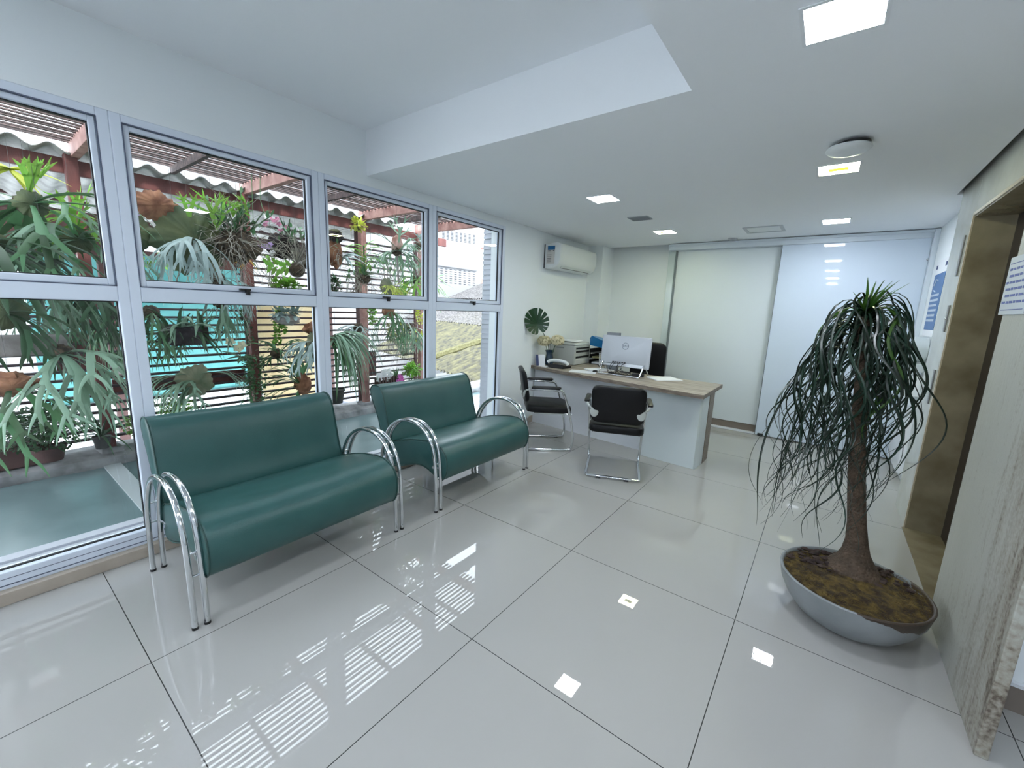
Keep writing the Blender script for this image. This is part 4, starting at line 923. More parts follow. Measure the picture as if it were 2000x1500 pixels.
E0 = at(940, 750, x=-4.5); D1 = Vector((-.9496,.3135,0)); D2 = Vector((.29,.89,.34)).normalized()
t = thing('neighbour_roof', 'large mossy corrugated roof below the last window', 'roof', (E0.x, E0.y, -2.5))
corr(E0-D1*4, D1, D2, 13, 7.0, .22, .05).build('lower_sheets', MOSSROOF, t)
corr(E0-D1*5+D2*3.2+Vector((0,0,.02)), D1, D2, 20, 3.4, .22, .05).build('middle_sheets', GREYROOF, t)
corr(E0-D1*6+D2*6.3+Vector((0,0,.08)), D1, D2, 26, 3.0, .22, .05).build('upper_sheets', GREYROOF, t)
a, b = at(835, 703, x=-7.9), at(975, 655, x=-6.6)
nrm = D1.cross(D2).normalized(); nrm = nrm if nrm.z > 0 else -nrm
def onroof(u, v, off=0):
    d = RIGHT*((u-1000)/F_PX)+DOWN*((v-750)/F_PX)+FWD
    return CAM+d*(((E0+nrm*off-CAM).dot(nrm))/d.dot(nrm))
mb = MB(); A_ = [onroof(u, 703-(u-835)*.34, .06) for u in range(815, 990, 8)]
mb.tube(A_, .13, 8); mb.v = [p for p in mb.v]
mb.build('mossy_ridge_cap', MOSS, t)
MB().box(-9, 5.2, -2.5, -4.6, 6.2, -.95).build('wall_below', mat('blue_grey_wall', (.12,.13,.16), .8), t, smooth=False)  # wall in one even dark blue-grey colour

# ================================================================ PLANTS
def antler(mb, p, az, el, L, W, droop, rd, level=0, tw=0):
    """staghorn frond: a strap that widens and forks twice into pointed lobes"""
    p = Vector(p); d = Vector((math.cos(az)*math.cos(el), math.sin(az)*math.cos(el), math.sin(el))); side = Vector((-math.sin(az+tw), math.cos(az+tw), 0))
    def seg_(p, d, side, L, w0, w1, lev):
        N = 8; pts = [p.copy()]; lat = [side]; ds = L/N; w0 *= .72; w1 *= .72
        for i in range(N):
            d = (d+Vector((0,0,-1))*droop*ds*(1+.5*lev)+Vector((rd.uniform(-1,1), rd.uniform(-1,1), rd.uniform(-1,1)))*.05).normalized()
            p = p+d*ds; pts.append(p.copy()); lat.append(side)
        if lev < 2: ws = [w0+(w1-w0)*(i/N)**1.3 for i in range(N+1)]
        else: ws = [w0*(1-(i/N)**1.6)+.0008 for i in range(N+1)]
        mb.ribbon(pts, lat, ws, .12)
        if lev < 2:
            s2 = (side-d*side.dot(d)).normalized(); k = 2 if rd.random() < .7 else 3
            for q in range(k):
                a = (q-(k-1)/2)*rd.uniform(.55,.85); nd = (d*math.cos(a)+s2*math.sin(a)).normalized(); ns = (s2*math.cos(a)-d*math.sin(a))
                off = s2*(q-(k-1)/2)*w1*.9
                seg_(p+off*.8-d*w1*.3, nd, ns, L*rd.uniform(.55,.8), w1*.86, w1*.80, lev+1)
    seg_(p, d, side, L*.5, W*.35, W, level)
def strap(mb, p, az, el, L, W, droop, rd, N=8, tip=1.8):
    p = Vector(p); d = Vector((math.cos(az)*math.cos(el), math.sin(az)*math.cos(el), math.sin(el))); side = Vector((-math.sin(az), math.cos(az), 0)); pts = [p.copy()]; ds = L/N
    for i in range(N):
        d = (d+Vector((0,0,-1))*droop*ds+Vector((rd.uniform(-1,1), rd.uniform(-1,1), 0))*.04).normalized(); p = p+d*ds; pts.append(p.copy())
    mb.ribbon(pts, [side]*(N+1), [W*(.55+.45*min(1, i/N*4))*(1-(i/N)**tip)+.0006 for i in range(N+1)], .3)
    return pts
def oval(mb, p, d, up, L, W):
    s_ = d.cross(up); s_ = s_.normalized() if s_.length > 1e-4 else d.orthogonal().normalized(); n_ = s_.cross(d)
    mb.add([p, p+d*L*.3+s_*W-n_*W*.1, p+d*L*.7+s_*W*.8-n_*W*.15, p+d*L-n_*W*.3, p+d*L*.7-s_*W*.8-n_*W*.15, p+d*L*.3-s_*W-n_*W*.1], [(0,1,2,3),(0,3,4,5)])
def rdir(rd, zb=0):
    return Vector((rd.gauss(0,1), rd.gauss(0,1), rd.gauss(0,1)+zb)).normalized()
def roots(mb, c, n, L, rd, r=.0022, spread=1.0, down=.6):
    for i in range(n):
        d = rdir(rd, -.2); p = Vector(c)+d*rd.uniform(0,.04)*spread; pts = [p.copy()]
        for k in range(6):
            d = (d+rdir(rd)*.55+Vector((0,0,-down*.25))).normalized(); p = p+d*L/6*rd.uniform(.7,1.3); pts.append(p.copy())
        mb.tube(pts, r, 5, r*.5, cap=False)
def hang(t, p, top=2.475):
    """wire up to the roof slats"""
    MB().tube([Vector(p), Vector((p[0], p[1], top))], .0009, 4).build('hanging_wire', WIRE, t)
def bracket(t, p):
    """short wire hook back to the fence slats"""
    MB().tube(smooth_path([Vector(p), Vector((p[0]-.05, p[1], p[2]+.03)), Vector((-2.70, p[1], p[2]+.02))], 3), .002, 5).build('hook', WIRE, t)
def flower(mb, c, nrm, r, n=5):
    nrm = nrm.normalized(); a = nrm.orthogonal().normalized(); b = nrm.cross(a)
    for k in range(n):
        an = 2*math.pi*k/n+.3; e = a*math.cos(an)+b*math.sin(an); s_ = nrm.cross(e)
        mb.add([c, c+e*r*.5+s_*r*.42+nrm*r*.1, c+e*r, c+e*r*.5-s_*r*.42+nrm*r*.1], [(0,1,2,3)])
def shield_mesh(c, r, sq=(.3,1,1), seed=0):
    """lobed, radially ribbed shield frond cupped over the mount, facing the windows"""
    n, m_ = 72, 12; vs = []
    for j in range(m_+1):
        q = j/m_
        for k in range(n):
            a = 2*math.pi*k/n; e = noise.noise(Vector((math.cos(a)*2.2, math.sin(a)*2.2, seed*.7)))
            rr = r*q*(1+.22*e*q+.05*q*q*math.sin(17*a+seed)); z = r*sq[0]*(1-q**2.2)+r*.035*q*math.sin(23*a+4*e)+r*.10*e*q*q
            vs.append(Vector(c)+Vector((z, rr*math.cos(a)*sq[1], rr*math.sin(a)*sq[2])))
    mb = MB(); mb.add(vs, [(j*n+k, j*n+(k+1)%n, (j+1)*n+(k+1)%n, (j+1)*n+k) for j in range(m_) for k in range(n)])
    return mb
def staghorn(u, v, x, label, n=9, L=.5, W=.035, m_=LEAF_P, droop=3, shield=.0, shm=SHIELD, core=.05, corem=FIBER, seed=1, el=(-.5,.6), az0=0, azs=3.1, m2=None, n2=0, L2=.25, support='wire', group=None, sq=(.5,1,1.05)):
    rd = random.Random(seed); c = at(u, v, x=x); t = thing('staghorn_fern', label, 'fern', c, group=group)
    MB().ball(c, core, 9, (.9,1.1,1), .35, 5).build('root_ball', corem, t)
    if shield: shield_mesh(c+Vector((.03,0,0)), shield, sq, seed).build('shield_frond', shm, t, sharp=80)
    mb = MB()
    for i in range(int(n*1.5)):
        az = az0+rd.uniform(-azs, azs); antler(mb, c+Vector((core*.8, 0, 0)), az, rd.uniform(*el), L*rd.uniform(.7,1.15), W*rd.uniform(.75,1.15), droop*rd.uniform(.7,1.3), rd)
    mb.build('fronds', m_, t, sharp=75)
    if n2:
        mb = MB()
        for i in range(n2): antler(mb, c+Vector((core*.6, 0, core)), rd.uniform(-3.1,3.1), rd.uniform(.9,1.45), L2*rd.uniform(.7,1.2), W*.8, .6, rd)
        mb.build('young_fronds', m2 or LEAF_B, t, smooth=False)
    if support == 'wire': hang(t, c)
    elif support == 'hook': bracket(t, c)
    return t, c
def pot(c, r, h, m_, t, name='pot'):
    return MB().lathe([(r*.75,-h),(r,0),(r*1.06,0),(r*1.06,-h*.12),(r*1.0,-h*.13),(r*.9,-.01),(.001,-.012)], c, 22).build(name, m_, t)
# ---- left window bay
staghorn(60, 400, -1.85, 'huge dark green staghorn fern filling the top left window corner', 13, .60, .042, LEAF_M, 2.2, .07, SHIELD, .06, seed=31, el=(-.6,.8), m2=LEAF_B, n2=3, L2=.22)
staghorn(-30, 470, -1.75, 'broad dark staghorn fronds at the left edge of the upper pane', 9, .62, .05, LEAF_D, 2.0, .08, SHIELD, .06, seed=32, el=(-.6,.5), az0=1.2, azs=1.6)
staghorn(150, 470, -2.1, 'pale staghorn fern hanging left of the first wide mullion', 10, .6, .045, LEAF_P, 2.6, .08, SHIELD, .06, seed=33, el=(-.4,.9), m2=LEAF_B, n2=3, L2=.3)
staghorn(205, 440, -2.0, 'bright green staghorn with spiky fronds beside the first wide mullion', 9, .42, .03, LEAF_B, 1.6, 0, SHIELD, .05, seed=34, el=(-.2,.6), az0=3.6, azs=1.2)
staghorn(165, 560, -2.3, 'dark staghorn fern hanging behind the transom near the first post', 10, .5, .03, LEAF_D, 4.5, 0, SHIELD, .06, seed=35, el=(-1,.2), support='hook')
staghorn(235, 610, -2.35, 'narrow dark green ribbons hanging beside the first post', 9, .42, .022, LEAF_M, 6, 0, SHIELD, .05, seed=36, el=(-1,.2), support='hook')
t, c = staghorn(118, 690, -1.7, 'big pale antler staghorn fern at the lower left, drooping over the bush', 10, .55, .036, LEAF_P, 3.2, 0, SHIELD, .05, seed=37, el=(-.5,.5), az0=.9, azs=1.5)
MB().rbox(c+Vector((-.06,-.17,.05)), (.08,.42,.12), .1).build('wood_mount', CORK, t, smooth=False, bevel=.012)
staghorn(20, 750, -1.62, 'staghorn with a rusty brown shell at the left edge of the lower pane', 5, .45, .04, LEAF_M, 2.4, .10, BARKY, .07, BARKY, seed=38, el=(-.9,.1), az0=.7, azs=1.2, sq=(.7,1.3,.5))
staghorn(10, 610, -1.8, 'dark drooping staghorn behind the transom at the left edge', 7, .5, .035, LEAF_D, 4, .09, SHIELD, .07, seed=39, el=(-.8,.3))
t = thing('orchid_spray', 'yellow-green spotted leaves at the top left corner', 'plant', at(20, 330, x=-2.2)); c = at(20, 330, x=-2.2); rd = random.Random(3); mb = MB()
for i in range(22): mb and strap(mb, c, rd.uniform(-3,3), rd.uniform(-.5,.6), rd.uniform(.15,.28), .016, 3, rd)
mb.build('leaves', LEAF_Y, t, smooth=False); hang(t, c)
def bush(u, v, x, label, R, n, m_, name='bush', leaf=.03, sq=(1,1,.8), cat='bush', potr=0, potm=CLAY, poth=.12, seed=1, trough=None, base_z=None, hook=False):
    rd = random.Random(seed); c = at(u, v, x=x); t = thing(name, label, cat, (c.x, c.y, c.z-R*sq[2])); mb = MB()
    for i in range(n):
        d = rdir(rd, .2); rr = R*rd.random()**.45; p = c+Vector((d.x*sq[0], d.y*sq[1], d.z*sq[2]))*rr
        oval(mb, p, (d+rdir(rd)*.8).normalized(), Vector((0,0,1)), leaf*rd.uniform(.6,1.3), leaf*.33)
    mb.build('leaves', m_, t, smooth=False)
    mb = MB()
    for i in range(14):
        d = rdir(rd, .6); mb.tube([c+Vector((0,0,-R*sq[2])), c+Vector((d.x*sq[0], d.y*sq[1], d.z*sq[2]))*R*.8], .0025, 5)
    mb.build('stems', mat('stem_brown', (.06,.05,.02), .8), t)
    if potr: pot((c.x, c.y, c.z-R*sq[2]*.75), potr, poth, potm, t)
    if hook: bracket(t, c+Vector((0,0,-R*sq[2]*.8)))
    return t, c
bush(88, 838, -2.33, 'dark small-leaved bush standing on the ledge at the lower left', .22, 1500, LEAF_D, leaf=.028, sq=(.55,1,.78), potr=.09, seed=5, poth=.10, potm=DARK_WOOD)
t = thing('planter_trough', 'long brown planter trough at the left edge of the ledge', 'planter', (-2.55, -.35, .18))
MB().box(-2.66, -.95, .19, -2.48, -.02, .35).build('trough', DARK_WOOD, t, smooth=False, bevel=.008); rd = random.Random(6); mb = MB()
for i in range(800):
    p = Vector((rd.uniform(-2.68,-2.40), rd.uniform(-.95,.0), .34+.17*rd.random())); oval(mb, p, rdir(rd,.3), Vector((0,0,1)), .035, .011)
mb.build('foliage', LEAF_D, t, smooth=False)
t = thing('potted_fern', 'small grey pot with arching fronds at the foot of the first post', 'potted plant', (-2.47, .30, .185)); c = at(198, 852, x=-2.48)
pot(c, .055, .095, mat('grey_clay', (.07,.07,.07), .8), t); rd = random.Random(8); mb = MB()
for i in range(20): strap(mb, c, rd.uniform(-3.1,3.1), rd.uniform(.3,1.3), rd.uniform(.15,.34), .011, 4, rd)
mb.build('fronds', LEAF_D, t, smooth=False)
bush(272, 828, -2.55, 'bright green fern pot on the ledge right of the first post', .11, 420, LEAF_B, leaf=.03, potr=.05, poth=.07, seed=9, potm=BLACKPL, name='fern')
t, c = bush(236, 700, -2.5, 'small white flowering plant in a grey basket near the first post', .07, 120, LEAF_M, leaf=.04, seed=10, hook=True, name='basket_plant', cat='plant', potr=.06, potm=CORK, poth=.08)
# ---- second bay, upper pane
t, c = staghorn(372, 470, -1.85, 'large shield-shaped staghorn with silver drooping antlers and a rusty crown', 7, .52, .032, LEAF_S, 4.6, .235, SHIELD, .07, seed=51, el=(-.1,.5), az0=-.3, azs=1.4, n2=3, L2=.24, sq=(.28,1,1.02))
shield_mesh(c+Vector((.03,-.19,.20)), .10, (.5,1.1,1), 4).build('dry_shield', BARKY, t, sharp=80)
shield_mesh(c+Vector((.0,-.33,.0)), .12, (.4,1,1.1), 9).build('side_shield', SHIELD, t, sharp=80)
t = thing('orchid_clump', 'tangle of pale aerial roots and orchid canes hanging in the second window', 'orchid', at(455, 475, x=-1.75)); c = at(455, 475, x=-1.75); rd = random.Random(52)
MB().ball(c+Vector((0,.03,-.02)), .12, 12, (.7,1.25,.9), .45, 6).build('root_mass', FIBER, t)
mb = MB(); roots(mb, c+Vector((0,0,.05)), 150, .40, rd, .0023, 2.2, .35); mb.build('aerial_roots', ROOT, t)
mb = MB()
for i in range(16):
    pts = strap(MB(), c+Vector((0, rd.uniform(-.08,.12), .06)), rd.uniform(-3,3), rd.uniform(.6,1.5), rd.uniform(.14,.36), .01, .8, rd)
    mb.tube(pts, .005, 5)
    for q in pts[2:]:
        oval(mb, q, rdir(rd,.5), Vector((0,0,1)), .065, .013)
mb.build('canes', LEAF_M, t, smooth=False); mb = MB()
for i in range(5): antler(mb, c+Vector((0,-.10,.07)), rd.uniform(-3,3), rd.uniform(.9,1.5), .30, .022, .5, rd)
for i in range(30): oval(mb, c+Vector((0,.06,.28))+rdir(rd)*.05, rdir(rd,.4), Vector((0,0,1)), .07, .016)
mb.build('young_leaves', LEAF_B, t, smooth=False); hang(t, c); hang(t, c+Vector((0,.10,.1)))
staghorn(425, 545, -2.0, 'silvery staghorn drooping below the aerial roots', 7, .42, .026, LEAF_S, 5, 0, SHIELD, .05, seed=53, el=(-.3,.5))
t = thing('withered_leaves', 'orange yellow withered leaves below the aerial roots', 'leaves', at(485, 505, x=-1.9)); c = at(485, 505, x=-1.9); mb = MB(); rd = random.Random(12)
for i in range(5): strap(mb, c, rd.uniform(-3,3), rd.uniform(-1.0,.2), .13, .014, 2, rd)
mb.build('blades', ORANGE, t, smooth=False); hang(t, c)
t = thing('orchid_basket', 'dark hanging basket with silvery roots in the second window', 'basket', at(557, 482, x=-2.0)); c = at(557, 482, x=-2.0); rd = random.Random(54)
MB().ball(c, .125, 10, (.7,1,.85), .5, 5).build('basket', mat('dark_fibre', (.02,.012,.014), .9, bump=1), t)
mb = MB(); roots(mb, c+Vector((.05,0,.03)), 45, .22, rd, .0025, 1.5); mb.build('aerial_roots', ROOT, t); mb = MB()
for i in range(9): strap(mb, c+Vector((0,.03,.08)), rd.uniform(-3,3), rd.uniform(.2,1.3), rd.uniform(.12,.22), .012, 2, rd)
mb.build('leaves', LEAF_D, t, smooth=False); hang(t, c)
for (u, v, lab, m_, n_, sp) in ((280, 408, 'lilac orchid blossoms near the top left of the second window', PETL, 26, .085), (538, 432, 'pink and white orchid spray beside the basket', PETR, 14, .05), (525, 480, 'small lilac orchid blossoms hanging by the post', PETL, 9, .05)):
    t = thing('orchid_flowers', lab, 'flowers', at(u, v, x=-1.95)); c = at(u, v, x=-1.95); rd = random.Random(u); mb = MB(); mw = MB()
    for i in range(n_):
        q = c+Vector((rd.gauss(0,.3), rd.gauss(0,1), rd.gauss(0,.55)))*sp; flower(mb if i % 3 else mw, q, Vector((1,-.4,rd.uniform(-.3,.4))), .024)
    mb.build('petals', m_, t, smooth=False); mw.build('white_petals', PETW, t, smooth=False)
    MB().tube(smooth_path([c+Vector((0,sp,-.02)), c+Vector((0,0,.01)), c+Vector((0,-sp,.0)), c+Vector((-.1,-sp*1.3,.15)), Vector((c.x-.12, c.y-sp, 2.47))], 4), .0025, 5).build('flower_stem', LEAF_M, t)
t = thing('kokedama_ball', 'round fibre ball with a young green plant in the second window', 'hanging ball', at(580, 527, x=-1.7)); c = at(580, 527, x=-1.7); rd = random.Random(55)
MB().ball(c, .062, 12, (1,1,.95), .08, 9).build('ball', FIBER, t); mb = MB()
for i in range(70):
    d = rdir(rd); a = d.orthogonal().normalized(); mb.tube([c+(d*math.cos(q)+a*math.sin(q))*.064 for q in (0,.4,.8,1.2)], .0012, 4, cap=False)
mb.build('fibres', ROOT, t); mb = MB()
for i in range(26): strap(mb, c+Vector((0,0,.05)), rd.uniform(-3,3), rd.uniform(.4,1.5), rd.uniform(.15,.35), .0035, 1, rd)
mb.build('grey_stems', ROOT, t, smooth=False); mb = MB()
for i in range(11): oval(mb, c+Vector((0,-.05-i*.017,.02-.01*(i % 3))), Vector((.2,-.5,-.8 if i % 2 else .5)).normalized(), Vector((1,0,0)), .085, .016)
mb.build('leaves', LEAF_B, t, smooth=False); hang(t, c)
bush(560, 560, -2.1, 'bright yellow-green foliage low in the second upper pane', .10, 260, LEAF_B, leaf=.05, sq=(.6,1.3,.6), seed=57, hook=True, name='foliage_clump', cat='plant')
# ---- second bay, lower pane
t = thing('orchid_basket', 'dark square basket of strap-leaved orchids in the lower second pane', 'basket', at(362, 655, x=-2.0)); c = at(362, 655, x=-2.0); rd = random.Random(61)
MB().rbox(c, (.20,.24,.14), .2).build('basket', mat('dark_fibre', (.02,.012,.014)), t, smooth=False, bevel=.01)
mb = MB()
for i in range(60): strap(mb, c+Vector((rd.uniform(-.08,.08), rd.uniform(-.1,.1), .03)), rd.uniform(-3,3), rd.uniform(-.5,1.2), rd.uniform(.16,.34), .014, 4.5, rd)
mb.build('leaves', LEAF_D, t, smooth=False); mb = MB()
for i in range(16): strap(mb, c+Vector((.05, rd.uniform(-.1,.1), .06)), rd.uniform(-3,3), rd.uniform(-.2,1.2), rd.uniform(.2,.36), .018, 5, rd)
mb.build('pale_leaves', LEAF_P, t, smooth=False); hang(t, c)
staghorn(295, 610, -2.1, 'green staghorn ribbons hanging at the left of the lower second pane', 9, .42, .022, LEAF_M, 5, 0, SHIELD, .05, seed=62, el=(-.7,.2), support='hook')
staghorn(430, 590, -2.1, 'light green staghorn dropping from behind the transom in the middle', 8, .38, .022, LEAF_P, 6, 0, SHIELD, .05, seed=63, el=(-.9,.2), support='hook')
t, c = staghorn(378, 744, -2.2, 'staghorn with a round beige shield and grey-green fronds to the left', 9, .36, .026, LEAF_P, 4.5, .135, SHIELDP, .06, seed=64, el=(-.4,.6), az0=-1.3, azs=.9, support='hook', sq=(.35,1,1.05))
mb = MB(); rd = random.Random(65)
for s_ in (1, -1):
    for i in range(3): antler(mb, c+Vector((.05,s_*.02,.06)), s_*1.5+rd.uniform(-.3,.3), .35, .40, .018, 3, rd)
mb.build('long_fronds', LEAF_P, t, smooth=False)
bush(345, 798, -2.45, 'feathery green fern low behind the first bench backrest', .12, 520, LEAF_B, leaf=.026, sq=(.7,1.2,.7), seed=66, name='fern', cat='fern', potr=.06, potm=CLAY, poth=.1)
def vine(t, c, n, L, rd, m_, leaf=.028, spread=.08):
    mb = MB()
    for i in range(n):
        p = Vector(c)+Vector((rd.uniform(0,spread)*.6, rd.uniform(-spread,spread), 0)); q = p.copy(); pts = [q.copy()]; LL = L*rd.uniform(.4,1)
        while p.z-q.z < LL:
            q = q+Vector((rd.uniform(-.01,.01), rd.uniform(-.014,.014), -.025)); pts.append(q.copy())
            for k in range(2): oval(mb, q, rdir(rd,-.1), Vector((0,0,1)), leaf*rd.uniform(.7,1.2), leaf*.42)
        mb.tube(pts, .0012, 4, cap=False)
    return mb.build('vine_leaves', m_, t, smooth=False)
for (u, v, x, L, m_, lab, n_) in ((478, 600, -2.47, .35, LEAF_D, 'dark ivy trailing from the transom left of the second post', 6), (492, 690, -2.46, .55, LEAF_M, 'thick ivy climbing down the second post behind the bench', 16), (537, 600, -2.2, .42, LEAF_B, 'bright green hanging fern tail right of the second post', 8), (726, 590, -2.3, .24, LEAF_B, 'bright hanging fern tail right of the third post', 7), (815, 600, -2.3, .2, LEAF_Y, 'yellow-green fern at the right end of the third lower pane', 6)):
    c = at(u, v, x=x); t = thing('hanging_vine', lab, 'vine', c); rd = random.Random(u); vine(t, c, n_, L, rd, m_, .03 if m_ is not LEAF_B else .04, .05 if m_ is not LEAF_M else .09)
    MB().tube([c, Vector((c.x, c.y, 2.475))], .0018, 5).build('hanging_wire', WIRE, t)
t = thing('cream_orchid', 'cream orchid blossom with dark leaves left of the second post', 'orchid', at(466, 680, x=-2.2)); c = at(466, 680, x=-2.2); rd = random.Random(70); mb = MB()
for q in (Vector((0,0,0)), Vector((0,-.06,.06)), Vector((.02,.02,.03))): flower(mb, c+q, Vector((1,-.5,.2)), .045)
mb.build('petals', PETC, t, smooth=False); mb = MB()
for i in range(7): strap(mb, c+Vector((-.02,.02,-.08)), rd.uniform(-3,3), rd.uniform(-.2,.6), .17, .022, 3, rd)
mb.build('leaves', LEAF_D, t, smooth=False); MB().tube([c, c+Vector((-.02,.02,-.09))], .003, 5).build('flower_stem', LEAF_M, t); bracket(t, c+Vector((-.02,.02,-.09)))
t, c = staghorn(585, 752, -2.3, 'staghorn with a torn rusty shield above the first bench', 10, .42, .030, LEAF_M, 2.6, 0, BARKY, .05, BARKY, seed=71, el=(-.6,1.2), az0=3.4, azs=1.8, support='hook')
mb = MB().ball(c+Vector((.03,.03,.01)), .095, 10, (.4,.75,1.1), .5, 7); mb.build('dry_shield', BARKY, t)
t, c = staghorn(612, 672, -2.0, 'grey-green staghorn with a brown crown beside the second wide mullion', 8, .40, .034, LEAF_S, 4, .12, SHIELDP, .06, seed=72, el=(-.2,.6), az0=4.2, azs=1.5, sq=(.5,.7,1.2))
MB().ball(c+Vector((0,.02,.15)), .085, 9, (.6,1.3,.7), .5, 6).build('dry_shield', BARKY, t)
t, c = bush(560, 612, -2.15, 'pale bluish succulents on a piece of bark near the transom', .09, 130, LEAF_S, leaf=.06, sq=(.7,1.4,.5), seed=73, name='succulent_clump', cat='plant', hook=True)
MB().ball(c+Vector((0,0,-.06)), .07, 9, (.8,1.6,.7), .4, 5).build('bark_mount', CORK, t)
# ---- third bay, upper pane
t = thing('orchid_slab', 'brown wooden slab with a dark pot ball at the left of the third window', 'orchid mount', at(655, 495, x=-1.8)); c = at(655, 495, x=-1.8); rd = random.Random(81)
MB().ball(c, .085, 10, (.5,.8,1.5), .35, 4).build('wood_slab', BARKY, t); MB().ball(c+Vector((0,0,.15)), .07, 10, (1,1,.8), .3, 5).build('pot_ball', mat('dark_fibre', (.02,.012,.014)), t)
MB().ball(c+Vector((0,0,.19)), .055, 8, (1,1,.5), .3, 5).build('moss_top', MOSS, t); mb = MB(); roots(mb, c+Vector((.04,0,0)), 14, .2, rd); mb.build('aerial_roots', ROOT, t)
mb = MB()
for i in range(9): strap(mb, c+Vector((0,.08,-.02)), rd.uniform(-1,3), rd.uniform(-.2,.6), rd.uniform(.2,.36), .014, 4, rd)
mb.build('leaves', LEAF_S, t, smooth=False); hang(t, c)
t = thing('vanda_orchid', 'upright fan-leaved orchid in front of the third post', 'orchid', at(712, 500, x=-1.8)); c = at(712, 545, x=-1.8); rd = random.Random(82)
MB().ball(c, .055, 8, (1,1.1,.8), .4, 5).build('root_ball', FIBER, t); mb = MB(); roots(mb, c, 40, .26, rd, .002, 1.2, .3); mb.build('aerial_roots', ROOT, t)
MB().tube([c, c+Vector((0,0,.32))], .008, 6).build('stem', LEAF_M, t); mb = MB()
for i in range(16): strap(mb, c+Vector((0,0,.10+.015*i)), (1.5 if i % 2 else -1.5)+rd.uniform(-.3,.3), rd.uniform(.5,1.1), .24, .011, 6, rd)
for i in range(14): oval(mb, c+Vector((0,.0,.14))+rdir(rd)*.05, rdir(rd,.3), Vector((0,0,1)), .06, .016)
mb.build('leaves', LEAF_B, t, smooth=False); mb = MB()
for i in range(30): strap(mb, c+Vector((0,0,.02)), rd.uniform(-3,3), rd.uniform(.2,1.4), rd.uniform(.1,.24), .006, 3, rd)
mb.build('lower_leaves', LEAF_M, t, smooth=False); hang(t, c)
bush(700, 402+38, -2.3, 'yellow leaf cluster at the top of the third post', .07, 60, LEAF_Y, leaf=.06, seed=83, name='foliage_clump', cat='plant', hook=True)
t, c = staghorn(775, 490, -1.75, 'grey-green staghorn with a pink and brown crown in the third window', 13, .40, .026, LEAF_P, 3.4, 0, SHIELD, .05, seed=84, el=(-.4,.9), m2=LEAF_P, n2=2, L2=.3)
MB().ball(c+Vector((0,0,.06)), .07, 9, (.6,.9,1.3), .5, 6).build('dry_shield', mat('pinkish_bark', (.34,.16,.12), .8, noise_s=12, col2=(.6,.42,.36)), t)
MB().tube([c+Vector((0,0,.0)), c+Vector((0,.02,-.34))], .010, 7).build('stalk', CORK, t)
staghorn(752, 560, -1.85, 'yellow-green staghorn with a mossy shield above the latch of the third window', 7, .26, .024, LEAF_Y, 4, .085, SHIELDP, .05, seed=85, el=(-.2,.5), az0=0, azs=1.3)
staghorn(812, 545, -1.9, 'light green staghorn at the right side of the third window', 10, .42, .028, LEAF_B, 3.2, 0, SHIELD, .05, seed=86, el=(-.3,.7))
bush(650, 555, -2.3, 'small dark-leaved sprigs low at the left of the third upper pane', .10, 140, LEAF_D, leaf=.04, seed=87, name='foliage_clump', cat='plant', hook=True)
# ---- third bay, lower pane
t, c = staghorn(655, 665, -1.75, 'big arching pale fern with long drooping fronds between the benches', 0, .5, .02, LEAF_P, 3, 0, SHIELD, .05, seed=91); rd = random.Random(91); mb = MB()
for i in range(75): strap(mb, c+Vector((rd.uniform(-.04,.04), rd.uniform(-.05,.05), .03)), rd.gauss(.9,.9), rd.uniform(-.6,.9), rd.uniform(.35,.70), .013, 5.0, rd, 10)
mb.build('long_leaves', LEAF_P, t, smooth=False); mb = MB()
for i in range(22): strap(mb, c+Vector((rd.uniform(-.04,.04), rd.uniform(-.05,.05), .0)), rd.gauss(1.1,.8), rd.uniform(-.8,.5), rd.uniform(.3,.6), .012, 6, rd, 10)
mb.build('inner_leaves', LEAF_M, t, smooth=False)
pot(at(655, 760, x=-2.45), .10, .16, mat('black_clay', (.015,.015,.015), .8), thing('plant_pot', 'black pot on the ledge beneath the arching pale fern', 'pot', at(655, 800, x=-2.45)))
staghorn(758, 608, -1.9, 'mixed staghorn with hanging tangled fronds in the lower third pane', 9, .45, .022, LEAF_M, 5.5, .07, BARKY, .06, BARKY, seed=92, el=(-.8,.2))
t = thing('dry_roots', 'tangle of hanging dry roots in the middle of the lower third pane', 'roots', at(765, 650, x=-2.1)); c = at(765, 640, x=-2.1); mb = MB(); rd = random.Random(93); roots(mb, c, 60, .42, rd, .0018, 1.6, 1.4); mb.build('root_strands', ROOT, t)
mb = MB()
for i in range(140): oval(mb, c+Vector((rd.gauss(0,.04), rd.gauss(.05,.09), rd.uniform(-.14,.08))), rdir(rd,-.5), Vector((0,0,1)), .05, .009)
mb.build('small_leaves', mat('olive_leaf', (.18,.20,.06), .6, island=.4), t, smooth=False); hang(t, c)
t = thing('slatted_basket', 'dark slatted basket with white and pink orchids behind the second bench', 'basket', at(758, 742, x=-2.4)); c = at(758, 742, x=-2.4); rd = random.Random(94)
MB().box(c.x-.09, c.y-.17, c.z-.09, c.x+.06, c.y+.17, c.z-.07).build('basket_floor', DARK_WOOD, t, smooth=False)
for i in range(9):
    MB().box(c.x+.05, c.y-.17+i*.04, c.z-.09, c.x+.065, c.y-.15+i*.04, c.z+.05).build('basket_slat', DARK_WOOD, t, smooth=False)
MB().rbox(c+Vector((-.01,0,-.02)), (.10,.32,.10)).build('soil', SOIL, t, smooth=False); mb = MB()
for i in range(9): flower(mb, c+Vector((.05, rd.uniform(-.17,.0), rd.uniform(.03,.12))), Vector((1,-.4,.3)), .045)
mb.build('white_petals', PETW, t, smooth=False); mb = MB()
for i in range(10): flower(mb, c+Vector((.08, rd.uniform(.09,.19), rd.uniform(-.08,.06))), Vector((1,-.4,.3)), .036)
mb.build('pink_petals', PINK, t, smooth=False); mb = MB()
